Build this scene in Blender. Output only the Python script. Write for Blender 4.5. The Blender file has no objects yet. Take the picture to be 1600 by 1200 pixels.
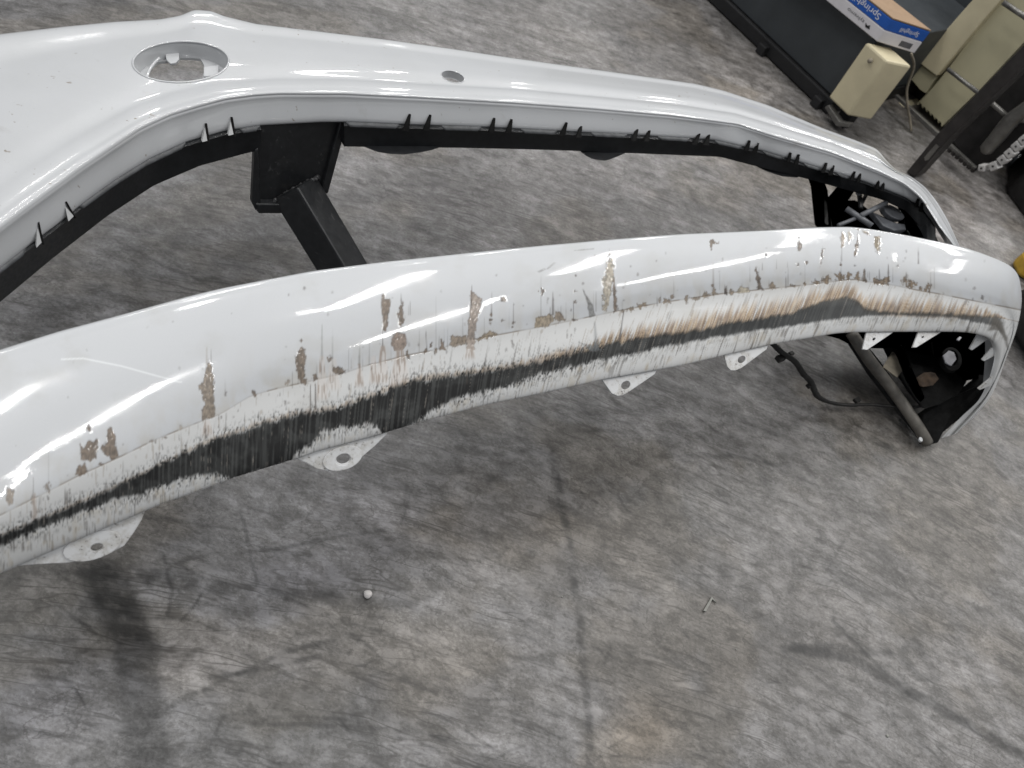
import bpy, bmesh, math, random
import numpy as np
from mathutils import Vector, Matrix

S = bpy.context.scene
COL = S.collection
random.seed(7)

# ------------------------------------------------------------------ camera
F, CX, CY, H = 1200.0, 800.0, 600.0, 1.1
_n = np.array([-389., 837., 1200.]); _n /= np.linalg.norm(_n)
_fw = np.array([0., 0., 1.]); _Y = _fw - _n*(_fw@_n); _Y /= np.linalg.norm(_Y)
R = np.array([np.cross(_Y, -_n), _Y, -_n])          # world = R @ camera(x right, y down, z forward)
CAMP = np.array([0., 0., H])

cam = bpy.data.cameras.new('camera'); camo = bpy.data.objects.new('camera', cam); COL.objects.link(camo)
cam.sensor_width = 36.0; cam.sensor_fit = 'HORIZONTAL'; cam.lens = 36.0*F/1600.0
cam.clip_start = 0.02; cam.clip_end = 100.0
M = Matrix.Identity(4)
for i in range(3):
    M[i][0] = R[i, 0]; M[i][1] = -R[i, 1]; M[i][2] = -R[i, 2]; M[i][3] = CAMP[i]
camo.matrix_world = M
cam.dof.use_dof = True; cam.dof.focus_distance = 1.08; cam.dof.aperture_fstop = 7.0
S.camera = camo
S.render.resolution_x, S.render.resolution_y = 1024, 768
S.render.engine = 'CYCLES'
S.cycles.max_bounces = 6; S.cycles.diffuse_bounces = 3; S.cycles.glossy_bounces = 3

# ------------------------------------------------------------------ world and ceiling lamps
w = bpy.data.worlds.new('World'); S.world = w; w.use_nodes = True
w.node_tree.nodes['Background'].inputs[0].default_value = (0.62, 0.66, 0.72, 1)
w.node_tree.nodes['Background'].inputs[1].default_value = 0.33
LAMP_ANG = math.radians(104); LAMP_H = 4.2; LAMP_W = 32.0
def ceiling_lamps():
    d = np.array([math.cos(LAMP_ANG), math.sin(LAMP_ANG)]); q = np.array([d[1], -d[0]])
    for r in range(-2, 4):
        for k in range(-1, 3):
            if r >= 2 and k == -1: continue
            c = np.array([0.33, 2.35]) + d*(k*2.7 + (r % 2)*0.9) + q*(r*1.75)
            L = bpy.data.lights.new('ceiling_lamp', 'AREA'); L.shape = 'RECTANGLE'
            L.size = 1.35 if r < 2 else 2.1; L.size_y = 0.12; L.energy = LAMP_W*(1 if r < 2 else 1.4); L.color = (1.0, 0.985, 0.96)
            o = bpy.data.objects.new('ceiling_lamp', L); COL.objects.link(o)
            o.location = (c[0], c[1], LAMP_H); o.rotation_euler = (0, 0, LAMP_ANG)
ceiling_lamps()
S.view_settings.view_transform = 'Standard'; S.view_settings.look = 'None'
S.view_settings.gamma = 1.0; S.view_settings.exposure = 0.0; S.view_settings.use_curve_mapping = False

# ------------------------------------------------------------------ geometry helpers
def W(px, py, h=0.0):
    """the point of the place at height h that stands on the sight line through photo point (px, py)"""
    px = np.asarray(px, float); py = np.asarray(py, float); h = np.asarray(h, float)
    r = np.stack([(px-CX)/F, (py-CY)/F, np.ones_like(px)], -1)
    d = r @ R.T
    t = (h-H)/d[..., 2]
    return CAMP + d*t[..., None]
def Wpl(px, py, p0, nrm):
    r = np.array([(px-CX)/F, (py-CY)/F, 1.0]); d = R@r
    t = np.dot(np.asarray(p0)-CAMP, nrm)/np.dot(d, nrm)
    return CAMP + d*t
def PX(p):
    c = (np.asarray(p)-CAMP) @ R
    return CX+F*c[..., 0]/c[..., 2], CY+F*c[..., 1]/c[..., 2]
def crv(pts):
    a = np.array(pts, float)
    return lambda x: np.interp(x, a[:, 0], a[:, 1])
def smooth_crv(pts, r=14.0, lo=-260, hi=1620):
    a = np.array(pts, float); xs = np.arange(lo, hi, 2.0)
    ys = np.interp(xs, a[:, 0], a[:, 1])
    # straight extrapolation at the near end
    sl = (a[1, 1]-a[0, 1])/(a[1, 0]-a[0, 0]); m = xs < a[0, 0]; ys[m] = a[0, 1]+sl*(xs[m]-a[0, 0])
    k = np.exp(-0.5*(np.arange(-30, 31)*2.0/r)**2); k /= k.sum()
    pad = np.concatenate([ys[0]+(ys[0]-ys[1:31][::-1]), ys, ys[-1]+(ys[-1]-ys[-31:-1][::-1])])
    sm = np.convolve(pad, k, 'valid')
    return lambda x: np.interp(x, xs, sm)
def lerp(a, b, t): return a+(b-a)*t
AXIS = np.array([math.cos(math.radians(50)), math.sin(math.radians(50)), 0.0])
AWAY = np.array([-AXIS[1], AXIS[0], 0.0])
UP = np.array([0, 0, 1.0])

def link(name, me, mat, parent=None, smooth=False):
    o = bpy.data.objects.new(name, me); COL.objects.link(o)
    if mat: me.materials.append(mat)
    if parent: o.parent = parent
    if smooth: me.shade_smooth()
    return o
def mesh_np(name, V, faces):
    me = bpy.data.meshes.new(name)
    V = np.asarray(V, np.float32).reshape(-1, 3); faces = np.asarray(faces, np.int32)
    me.vertices.add(len(V)); me.vertices.foreach_set('co', V.ravel())
    nf = len(faces); k = faces.shape[1]
    me.loops.add(nf*k); me.loops.foreach_set('vertex_index', faces.ravel())
    me.polygons.add(nf); me.polygons.foreach_set('loop_start', np.arange(0, nf*k, k, dtype=np.int32))
    try: me.polygons.foreach_set('loop_total', np.full(nf, k, np.int32))
    except Exception: pass
    me.update(calc_edges=True); me.validate()
    return me
def grid_faces(nu, nv, closed_v=False):
    i = np.arange(nu-1)[:, None]; j = np.arange(nv if closed_v else nv-1)[None, :]
    a = i*nv+j; b = i*nv+(j+1) % nv; c = (i+1)*nv+(j+1) % nv; d = (i+1)*nv+j
    return np.stack([a, d, c, b], -1).reshape(-1, 4)
def spline_rows(P, seg):
    """P: (nu, nr, 3) rails; seg: rows between successive rails -> (nu, nv, 3) catmull-rom across the rails"""
    nr = P.shape[1]; out = []
    for k in range(nr-1):
        p1, p2 = P[:, k], P[:, k+1]
        p0 = P[:, k-1] if k > 0 else 2*p1-p2
        p3 = P[:, k+2] if k+2 < nr else 2*p2-p1
        d12 = np.linalg.norm(p2-p1, axis=-1, keepdims=True)+1e-9
        d01 = np.linalg.norm(p1-p0, axis=-1, keepdims=True)+1e-9
        d23 = np.linalg.norm(p3-p2, axis=-1, keepdims=True)+1e-9
        m1 = ((p1-p0)/d01*d12/(d01+d12) + (p2-p1)/d12*d01/(d01+d12))*d12
        m2 = ((p2-p1)/d12*d23/(d12+d23) + (p3-p2)/d23*d12/(d12+d23))*d12
        ts = np.arange(seg[k])/seg[k]
        for t in ts:
            out.append((2*t**3-3*t**2+1)*p1+(t**3-2*t**2+t)*m1+(-2*t**3+3*t**2)*p2+(t**3-t**2)*m2)
    out.append(P[:, -1])
    return np.stack(out, 1)
def prism_mesh(name, pts, vec, bevel=0.0):
    """closed outline in space, given its real thickness along vec"""
    bm = bmesh.new(); vec = Vector(vec)
    a = [bm.verts.new(Vector(p)) for p in pts]; b = [bm.verts.new(Vector(p)+vec) for p in pts]
    n = len(a)
    bm.faces.new(a); bm.faces.new(b[::-1])
    for i in range(n): bm.faces.new((a[i], b[i], b[(i+1) % n], a[(i+1) % n]))
    bmesh.ops.recalc_face_normals(bm, faces=bm.faces)
    if bevel > 0:
        bmesh.ops.bevel(bm, geom=list(bm.edges), offset=bevel, segments=2, affect='EDGES', profile=0.5, clamp_overlap=True)
    me = bpy.data.meshes.new(name); bm.to_mesh(me); bm.free(); return me
def prism(name, pxs, h, vec, mat, parent=None, bevel=0.0):
    hs = h if isinstance(h, (list, tuple)) else [h]*len(pxs)
    pts = [W(x, y, hh) for (x, y), hh in zip(pxs, hs)]
    return link(name, prism_mesh(name, pts, vec, bevel), mat, parent)
def box_mesh(name, o, ax, ay, az, bevel=0.0):
    o = np.asarray(o); pts = [o, o+ax, o+ax+ay, o+ay]
    return prism_mesh(name, pts, az, bevel)
def tube_mesh(name, path, rad, seg=10, caps=True):
    P = np.asarray(path, float); n = len(P); rad = np.broadcast_to(rad, (n,))
    T = np.gradient(P, axis=0); T /= np.linalg.norm(T, axis=1, keepdims=True)
    V = []; ref = np.array([0.13, 0.21, 0.97])
    for i in range(n):
        a = np.cross(T[i], ref); a /= np.linalg.norm(a); b = np.cross(T[i], a)
        th = np.arange(seg)*2*math.pi/seg
        V.append(P[i]+rad[i]*(np.cos(th)[:, None]*a+np.sin(th)[:, None]*b))
    V = np.concatenate(V); f = grid_faces(n, seg, True)
    me = mesh_np(name, V, f)
    if caps:
        bm = bmesh.new(); bm.from_mesh(me); bm.verts.ensure_lookup_table()
        bm.faces.new([bm.verts[i] for i in range(seg)]); bm.faces.new([bm.verts[(n-1)*seg+i] for i in range(seg)][::-1])
        bmesh.ops.recalc_face_normals(bm, faces=bm.faces); bm.to_mesh(me); bm.free()
    me.shade_smooth(); return me
def smooth_path(pts, k=6):
    P = np.asarray(pts, float)[None]; return spline_rows(P, [k]*(P.shape[1]-1))[0]
def empty(name, loc, label=None, cat=None, group=None):
    o = bpy.data.objects.new(name, None); COL.objects.link(o); o.location = Vector(loc); o.empty_display_size = 0.05
    tag(o, label, cat, group); return o
def tag(o, label=None, cat=None, group=None, kind=None):
    if label: o['label'] = label
    if cat: o['category'] = cat
    if group: o['group'] = group
    if kind: o['kind'] = kind
    return o
def adopt(parent):
    """children were built in world coordinates: keep them there"""
    inv = Matrix.Translation(parent.location).inverted()
    for c in COL.objects:
        if c.parent == parent: c.matrix_parent_inverse = inv

# ------------------------------------------------------------------ numeric noise for wear on the lip
def _hash(ix, iy, s):
    v = (ix.astype(np.int64)*374761393 + iy.astype(np.int64)*668265263 + s*1442695041) & 0x7fffffff
    v = ((v ^ (v >> 13))*1274126177) & 0x7fffffff
    return ((v ^ (v >> 16)) & 0xffff)/65535.0
def vn(x, y, s=0):
    x = np.asarray(x, float); y = np.asarray(y, float)
    ix = np.floor(x); iy = np.floor(y); fx = x-ix; fy = y-iy
    fx = fx*fx*(3-2*fx); fy = fy*fy*(3-2*fy); ix = ix.astype(np.int64); iy = iy.astype(np.int64)
    a = _hash(ix, iy, s); b = _hash(ix+1, iy, s); c = _hash(ix, iy+1, s); d = _hash(ix+1, iy+1, s)
    return (a*(1-fx)+b*fx)*(1-fy)+(c*(1-fx)+d*fx)*fy
def fbm(x, y, s=0, o=4):
    t = 0; a = 0.5; z = 0
    for k in range(o):
        t = t+a*vn(x*2**k, y*2**k, s+k*17); z += a; a *= 0.55
    return t/z
def sst(a, b, x):
    t = np.clip((x-a)/(b-a), 0, 1); return t*t*(3-2*t)
def lin(r, g, b):
    return np.array([((c/255+0.055)/1.055)**2.4 if c > 10 else c/255/12.92 for c in (r, g, b)])
def sd_poly(x, y, poly):
    """signed distance (negative inside) to a polygon"""
    p = np.array(poly, float); n = len(p)
    d = np.full(x.shape, 1e9); ins = np.zeros(x.shape, bool)
    for i in range(n):
        ax, ay = p[i]; bx, by = p[(i+1) % n]
        ex, ey = bx-ax, by-ay; wx, wy = x-ax, y-ay
        t = np.clip((wx*ex+wy*ey)/(ex*ex+ey*ey+1e-9), 0, 1)
        d = np.minimum(d, np.hypot(wx-ex*t, wy-ey*t))
        c = ((ay <= y) & (by > y)) | ((by <= y) & (ay > y))
        ins ^= c & (x < ax+(y-ay)*ex/(ey if abs(ey) > 1e-9 else 1e-9))
    return np.where(ins, -d, d)

# ------------------------------------------------------------------ materials
class NT:
    def __init__(s, name):
        s.m = bpy.data.materials.new(name); s.m.use_nodes = True; s.t = s.m.node_tree
        s.b = s.t.nodes['Principled BSDF']; s.n = s.t.nodes; s.l = s.t.links
    def node(s, typ, **kw):
        n = s.n.new(typ)
        for k, v in kw.items():
            if k.startswith('i_'):
                key = k[2:]; n.inputs[int(key) if key.isdigit() else key.replace('_', ' ')].default_value = v
            else: setattr(n, k, v)
        return n
    def con(s, a, b): s.l.new(a, b)
    def math(s, op, a, b=None, clamp=False):
        n = s.n.new('ShaderNodeMath'); n.operation = op; n.use_clamp = clamp
        for i, v in enumerate((a, b)):
            if v is None: continue
            if isinstance(v, (int, float)): n.inputs[i].default_value = v
            else: s.l.new(v, n.inputs[i])
        return n.outputs[0]
    def ramp(s, fac, stops, interp='LINEAR'):
        n = s.n.new('ShaderNodeValToRGB'); n.color_ramp.interpolation = interp
        e = n.color_ramp.elements
        while len(e) < len(stops): e.new(0.5)
        for i, (p, c) in enumerate(stops):
            e[i].position = p; e[i].color = (*c, 1) if len(c) == 3 else c
        s.l.new(fac, n.inputs[0]); return n.outputs[0]
    def rng(s, v, a, b, c=0.0, d=1.0):
        n = s.n.new('ShaderNodeMapRange'); n.inputs[1].default_value = a; n.inputs[2].default_value = b
        n.inputs[3].default_value = c; n.inputs[4].default_value = d; s.l.new(v, n.inputs[0]); return n.outputs[0]
    def mix(s, fac, a, b, typ='MIX'):
        n = s.n.new('ShaderNodeMix'); n.data_type = 'RGBA'; n.blend_type = typ
        for v, i in ((fac, 0), (a, 6), (b, 7)):
            if isinstance(v, (int, float)): n.inputs[i].default_value = v
            elif isinstance(v, tuple): n.inputs[i].default_value = (*v, 1)
            else: s.l.new(v, n.inputs[i])
        return n.outputs[2]
    def noise(s, vec, scale, detail=4, rough=0.55, dist=0.0):
        n = s.n.new('ShaderNodeTexNoise'); n.inputs['Scale'].default_value = scale; n.inputs['Detail'].default_value = detail
        n.inputs['Roughness'].default_value = rough; n.inputs['Distortion'].default_value = dist
        if vec is not None: s.l.new(vec, n.inputs['Vector'])
        return n.outputs['Fac']
    def mapping(s, vec, rot=(0, 0, 0), scale=(1, 1, 1), loc=(0, 0, 0)):
        n = s.n.new('ShaderNodeMapping'); n.inputs['Rotation'].default_value = rot; n.inputs['Scale'].default_value = scale
        n.inputs['Location'].default_value = loc; s.l.new(vec, n.inputs['Vector']); return n.outputs[0]
    def pos(s):
        return s.n.new('ShaderNodeNewGeometry').outputs['Position']
    def bump(s, h, strength=0.2, dist=0.002):
        n = s.n.new('ShaderNodeBump'); n.inputs['Strength'].default_value = strength; n.inputs['Distance'].default_value = dist
        s.l.new(h, n.inputs['Height']); s.l.new(n.outputs[0], s.b.inputs['Normal'])

def simple(name, col, rough=0.5, metal=0.0, var=0.25, scale=40.0, coat=0.0, bump=0.0, spec=0.5):
    t = NT(name); f = t.noise(t.pos(), scale, 5, 0.6)
    lo = tuple(c*(1-var) for c in col); hi = tuple(min(1, c*(1+var)) for c in col)
    t.con(t.ramp(f, [(0.3, lo), (0.7, hi)]), t.b.inputs['Base Color'])
    f2 = t.noise(t.pos(), scale*2.3, 3)
    t.con(t.rng(f2, 0.3, 0.7, max(0, rough-0.08), min(1, rough+0.08)), t.b.inputs['Roughness'])
    t.b.inputs['Metallic'].default_value = metal; t.b.inputs['Coat Weight'].default_value = coat
    t.b.inputs['Coat Roughness'].default_value = 0.05
    t.b.inputs['Specular IOR Level'].default_value = spec
    if bump: t.bump(f2, bump, 0.001)
    return t.m

def paint_mat(name, attr):
    """pearl white car paint; colour, gloss and wear come from the mesh's own wear layer"""
    t = NT(name)
    a = t.node('ShaderNodeAttribute', attribute_name=attr)
    sp = t.noise(t.pos(), 1600.0, 2, 0.5)
    col = t.mix(1.0, a.outputs['Color'], t.ramp(sp, [(0.25, (0.93, 0.94, 0.95)), (0.75, (1.0, 1.0, 1.0))]), 'MULTIPLY')
    t.con(col, t.b.inputs['Base Color'])
    gl = a.outputs['Alpha']                      # 1 = clear coat whole, 0 = coat gone
    t.con(t.rng(gl, 0, 1, 0.62, 0.38), t.b.inputs['Roughness'])
    t.con(t.math('MULTIPLY', gl, 1.0, True), t.b.inputs['Coat Weight'])
    smear = t.noise(t.mapping(t.pos(), (0, 0, .87), (5, 16, 9)), 1.0, 5, 0.65)
    t.con(t.rng(smear, .42, .72, .025, .13), t.b.inputs['Coat Roughness'])
    pn = t.n.new('ShaderNodeBump'); pn.inputs['Strength'].default_value = .05; pn.inputs['Distance'].default_value = .0006
    t.con(t.noise(t.pos(), 420.0, 2, .5), pn.inputs['Height']); t.con(pn.outputs[0], t.b.inputs['Coat Normal'])
    t.b.inputs['Specular IOR Level'].default_value = 0.35
    return t.m

MAT = {}
MAT['lip'] = paint_mat('worn pearl white paint', 'wear')
t = NT('pearl white paint')
f = t.noise(t.pos(), 1600.0, 2, 0.5); g = t.noise(t.pos(), 9.0, 4, 0.6)
c = t.mix(1.0, t.ramp(f, [(0.25, (0.455, 0.465, 0.478)), (0.75, (0.495, 0.505, 0.518))]), t.ramp(g, [(0.3, (0.95, 0.95, 0.945)), (0.6, (1, 1, 1))]), 'MULTIPLY')
sp = t.noise(t.pos(), 120.0, 2, 0.5); sp2 = t.noise(t.pos(), 14.0, 2, 0.5)
spk = t.math('MULTIPLY', t.rng(sp, 0.69, 0.73), t.rng(sp2, 0.51, 0.61), True)
dirt = t.math('MULTIPLY', t.rng(t.noise(t.mapping(t.pos(), (0, 0, .6), (9, 26, 14)), 1.0, 7, .7), .60, .74), t.rng(g, .45, .62), True)
c = t.mix(t.math('MULTIPLY', dirt, .35), c, (0.27, 0.25, 0.225))
c = t.mix(t.math('MULTIPLY', spk, .8), c, (0.20, 0.165, 0.13))
t.con(c, t.b.inputs['Base Color']); t.b.inputs['Roughness'].default_value = 0.38
t.b.inputs['Coat Weight'].default_value = 1.0
smear = t.noise(t.mapping(t.pos(), (0, 0, .87), (5, 12, 9)), 1.0, 5, 0.65); t.con(t.rng(smear, .42, .72, .025, .14), t.b.inputs['Coat Roughness'])
pn = t.n.new('ShaderNodeBump'); pn.inputs['Strength'].default_value = .05; pn.inputs['Distance'].default_value = .0006
t.con(t.noise(t.pos(), 420.0, 2, .5), pn.inputs['Height']); t.con(pn.outputs[0], t.b.inputs['Coat Normal'])
t.b.inputs['Specular IOR Level'].default_value = 0.35
MAT['paint'] = t.m
t = NT('dirty white plastic tab')
f1 = t.noise(t.pos(), 70.0, 6, .7); f2 = t.noise(t.pos(), 260.0, 4, .6)
c = t.ramp(f1, [(.36, (.40, .39, .37)), (.55, (.52, .525, .53))])
c = t.mix(t.math('MULTIPLY', t.rng(f2, .58, .68), t.rng(f1, .55, .42), True), c, (.10, .09, .08))
t.con(c, t.b.inputs['Base Color']); t.b.inputs['Roughness'].default_value = .45; MAT['tab'] = t.m; MAT['fin'] = simple('grey white clip fin', (0.33, 0.335, 0.34), 0.5, 0, 0.1, 60)
MAT['white_plastic'] = simple('bare white plastic tab', (0.50, 0.51, 0.52), 0.42, 0, 0.06, 60, 0.2)
MAT['black_plastic'] = simple('black moulded plastic', (0.008, 0.009, 0.0105), 0.40, 0, 0.4, 90, 0, 0.08, 0.5)
MAT['liner'] = simple('matt black liner', (0.006, 0.006, 0.006), 0.8, 0, 0.5, 60, 0, 0, 0.12)
MAT['dusty_black'] = simple('dusty black plastic', (0.018, 0.018, 0.018), 0.7, 0, 0.7, 35, 0, 0.1, 0.25)
MAT['grey_plastic'] = simple('grey worn plastic', (0.09, 0.095, 0.105), 0.45, 0, 0.3, 60)
MAT['steel_black'] = simple('black painted steel', (0.011, 0.012, 0.014), 0.38, 0, 0.5, 55, 0.15, 0.06)
t = NT('black painted steel')
f1 = t.noise(t.mapping(t.pos(), (.3, .2, .8), (30, 260, 120)), 1.0, 4, .6); f2 = t.noise(t.pos(), 22.0, 5, .65); f3 = t.noise(t.pos(), 90.0, 4, .6)
c = t.ramp(f3, [(.3, (.008, .009, .010)), (.7, (.016, .017, .019))])
c = t.mix(t.math('MULTIPLY', t.math('MULTIPLY', t.rng(f1, .60, .68), t.rng(f2, .45, .62), True), .7), c, (.075, .076, .078))
c = t.mix(t.math('MULTIPLY', t.rng(f2, .60, .70), .35), c, (.045, .043, .041))
t.con(c, t.b.inputs['Base Color']); t.con(t.rng(f2, .35, .65, .32, .52), t.b.inputs['Roughness']); t.b.inputs['Coat Weight'].default_value = .1
t.bump(f3, .06, .001); MAT['steel_black'] = t.m
MAT['weld'] = simple('weld bead', (0.07, 0.07, 0.072), 0.5, 0.3, 0.5, 200, 0, 0.4)
MAT['bar_grey'] = simple('beige grey coated bar', (0.13, 0.12, 0.105), 0.45, 0.1, 0.5, 25)
MAT['rust'] = simple('rusty brown dirt', (0.07, 0.045, 0.028), 0.8, 0, 0.6, 60, 0, 0.3)
MAT['tan'] = simple('tan board', (0.25, 0.22, 0.17), 0.8, 0, 0.3, 40)
MAT['rubber'] = simple('black rubber cable', (0.014, 0.013, 0.012), 0.6, 0, 0.6, 80)
MAT['sensor_white'] = simple('white sensor face', (0.34, 0.34, 0.36), 0.6)

def floor_mat():
    t = NT('worn sealed concrete'); p = t.pos(); ang = math.radians(13)
    a = t.node('ShaderNodeAttribute', attribute_name='slab_tone')
    warp = t.n.new('ShaderNodeTexNoise'); warp.inputs['Scale'].default_value = 5.0; warp.inputs['Detail'].default_value = 4
    t.con(p, warp.inputs['Vector'])
    wv = t.n.new('ShaderNodeVectorMath'); wv.operation = 'MULTIPLY_ADD'; wv.inputs[1].default_value = (0.035, 0.035, 0)
    t.con(warp.outputs['Color'], wv.inputs[0]); t.con(p, wv.inputs[2]); q = wv.outputs[0]
    mott = t.noise(t.mapping(q, (0, 0, -ang), (1.0, 1.35, 1)), 8.0, 8, 0.72)
    flake = t.noise(t.mapping(q, (0, 0, -ang-.1), (1.0, 1.7, 1), (3, 1, 0)), 26.0, 8, 0.74)
    fine = t.noise(t.mapping(q, (0, 0, -ang), (1, 1.3, 1)), 190.0, 3, 0.6)
    sx = t.n.new('ShaderNodeSeparateXYZ'); t.con(q, sx.inputs[0])
    X_ = t.math('ADD', sx.outputs[0], 0.4)
    sweep = t.math('SUBTRACT', t.math('MULTIPLY', X_, 0.31), t.math('MULTIPLY', t.math('MULTIPLY', X_, X_), 0.16))
    cv = t.n.new('ShaderNodeCombineXYZ'); t.con(sx.outputs[0], cv.inputs[0]); t.con(t.math('SUBTRACT', sx.outputs[1], sweep), cv.inputs[1]); cv = cv.outputs[0]
    def hairline(rot, sc, loc, width, det=2.0):
        n = t.noise(t.mapping(cv, (0, 0, rot), sc, loc), 1.0, det, 0.55)
        return t.rng(t.math('ABSOLUTE', t.math('SUBTRACT', n, 0.5)), 0.0, width, 1, 0)
    brk = t.noise(t.mapping(p, (0, 0, 0), (1, 1, 1), (2, 7, 0)), 6.0, 5, 0.7)
    brk2 = t.noise(t.mapping(p, (0, 0, 0), (1, 1, 1), (9, 3, 0)), 4.0, 5, 0.7)
    hair = t.math('MULTIPLY', hairline(0.0, (3.5, 34, 1), (0, 0, 0), .022), t.rng(brk, .42, .60), True)
    hair2 = t.math('MULTIPLY', hairline(0.45, (3.0, 26, 1), (4, 1, 0), .018), t.rng(brk2, .48, .62), True)
    hair3 = t.math('MULTIPLY', hairline(-0.35, (3.0, 30, 1), (1, 8, 0), .018), t.rng(brk2, .50, .36), True)
    hair4 = t.math('MULTIPLY', hairline(1.35, (3.5, 22, 1), (6, 2, 0), .014), t.rng(brk, .54, .64), True)
    hair5 = t.math('MULTIPLY', hairline(0.2, (9.0, 10, 1), (3, 3, 0), .010, 6.0), t.rng(brk, .50, .42), True)
    scr = t.noise(t.mapping(cv, (0, 0, 0), (4.0, 60, 1)), 1.0, 5, 0.68)
    v = t.math('ADD', t.math('MULTIPLY', mott, 0.44), t.math('MULTIPLY', fine, 0.42))
    v = t.math('ADD', v, t.math('MULTIPLY', flake, 0.14))
    col = t.ramp(v, [(0.38, (0.088, 0.086, 0.085)), (0.46, (0.134, 0.131, 0.131)), (0.53, (0.166, 0.163, 0.164)), (0.61, (0.225, 0.222, 0.225))])
    col = t.mix(t.math('MULTIPLY', t.rng(flake, 0.538, 0.550), 0.42), col, (0.255, 0.253, 0.262))
    col = t.mix(t.math('MULTIPLY', t.rng(flake, 0.452, 0.438), 0.44), col, (0.062, 0.059, 0.055))
    col = t.mix(t.math('MULTIPLY', t.rng(scr, 0.56, 0.70), 0.34), col, (0.062, 0.059, 0.056))
    col = t.mix(t.math('MULTIPLY', t.rng(scr, 0.45, 0.32), 0.20), col, (0.25, 0.247, 0.25))
    for hm, ks in ((hair, .80), (hair2, .78), (hair3, .70), (hair4, .75), (hair5, .60)):
        col = t.mix(t.math('MULTIPLY', hm, ks), col, (0.050, 0.047, 0.045))
    # tone patches, dark bands, stains and rubber marks carried by the slab itself (0.5 = bare concrete)
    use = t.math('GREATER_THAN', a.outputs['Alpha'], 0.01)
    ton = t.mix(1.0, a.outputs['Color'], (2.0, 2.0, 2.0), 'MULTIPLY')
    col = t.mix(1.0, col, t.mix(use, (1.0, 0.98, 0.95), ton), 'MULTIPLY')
    t.con(col, t.b.inputs['Base Color'])
    t.con(t.rng(v, 0.38, 0.62, 0.44, 0.30), t.b.inputs['Roughness']); t.b.inputs['Specular IOR Level'].default_value = 0.45
    t.bump(t.math('ADD', t.math('MULTIPLY', fine, 0.6), t.math('MULTIPLY', flake, 0.5)), 0.25, 0.0012)
    return t.m
MAT['floor'] = floor_mat()

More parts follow.
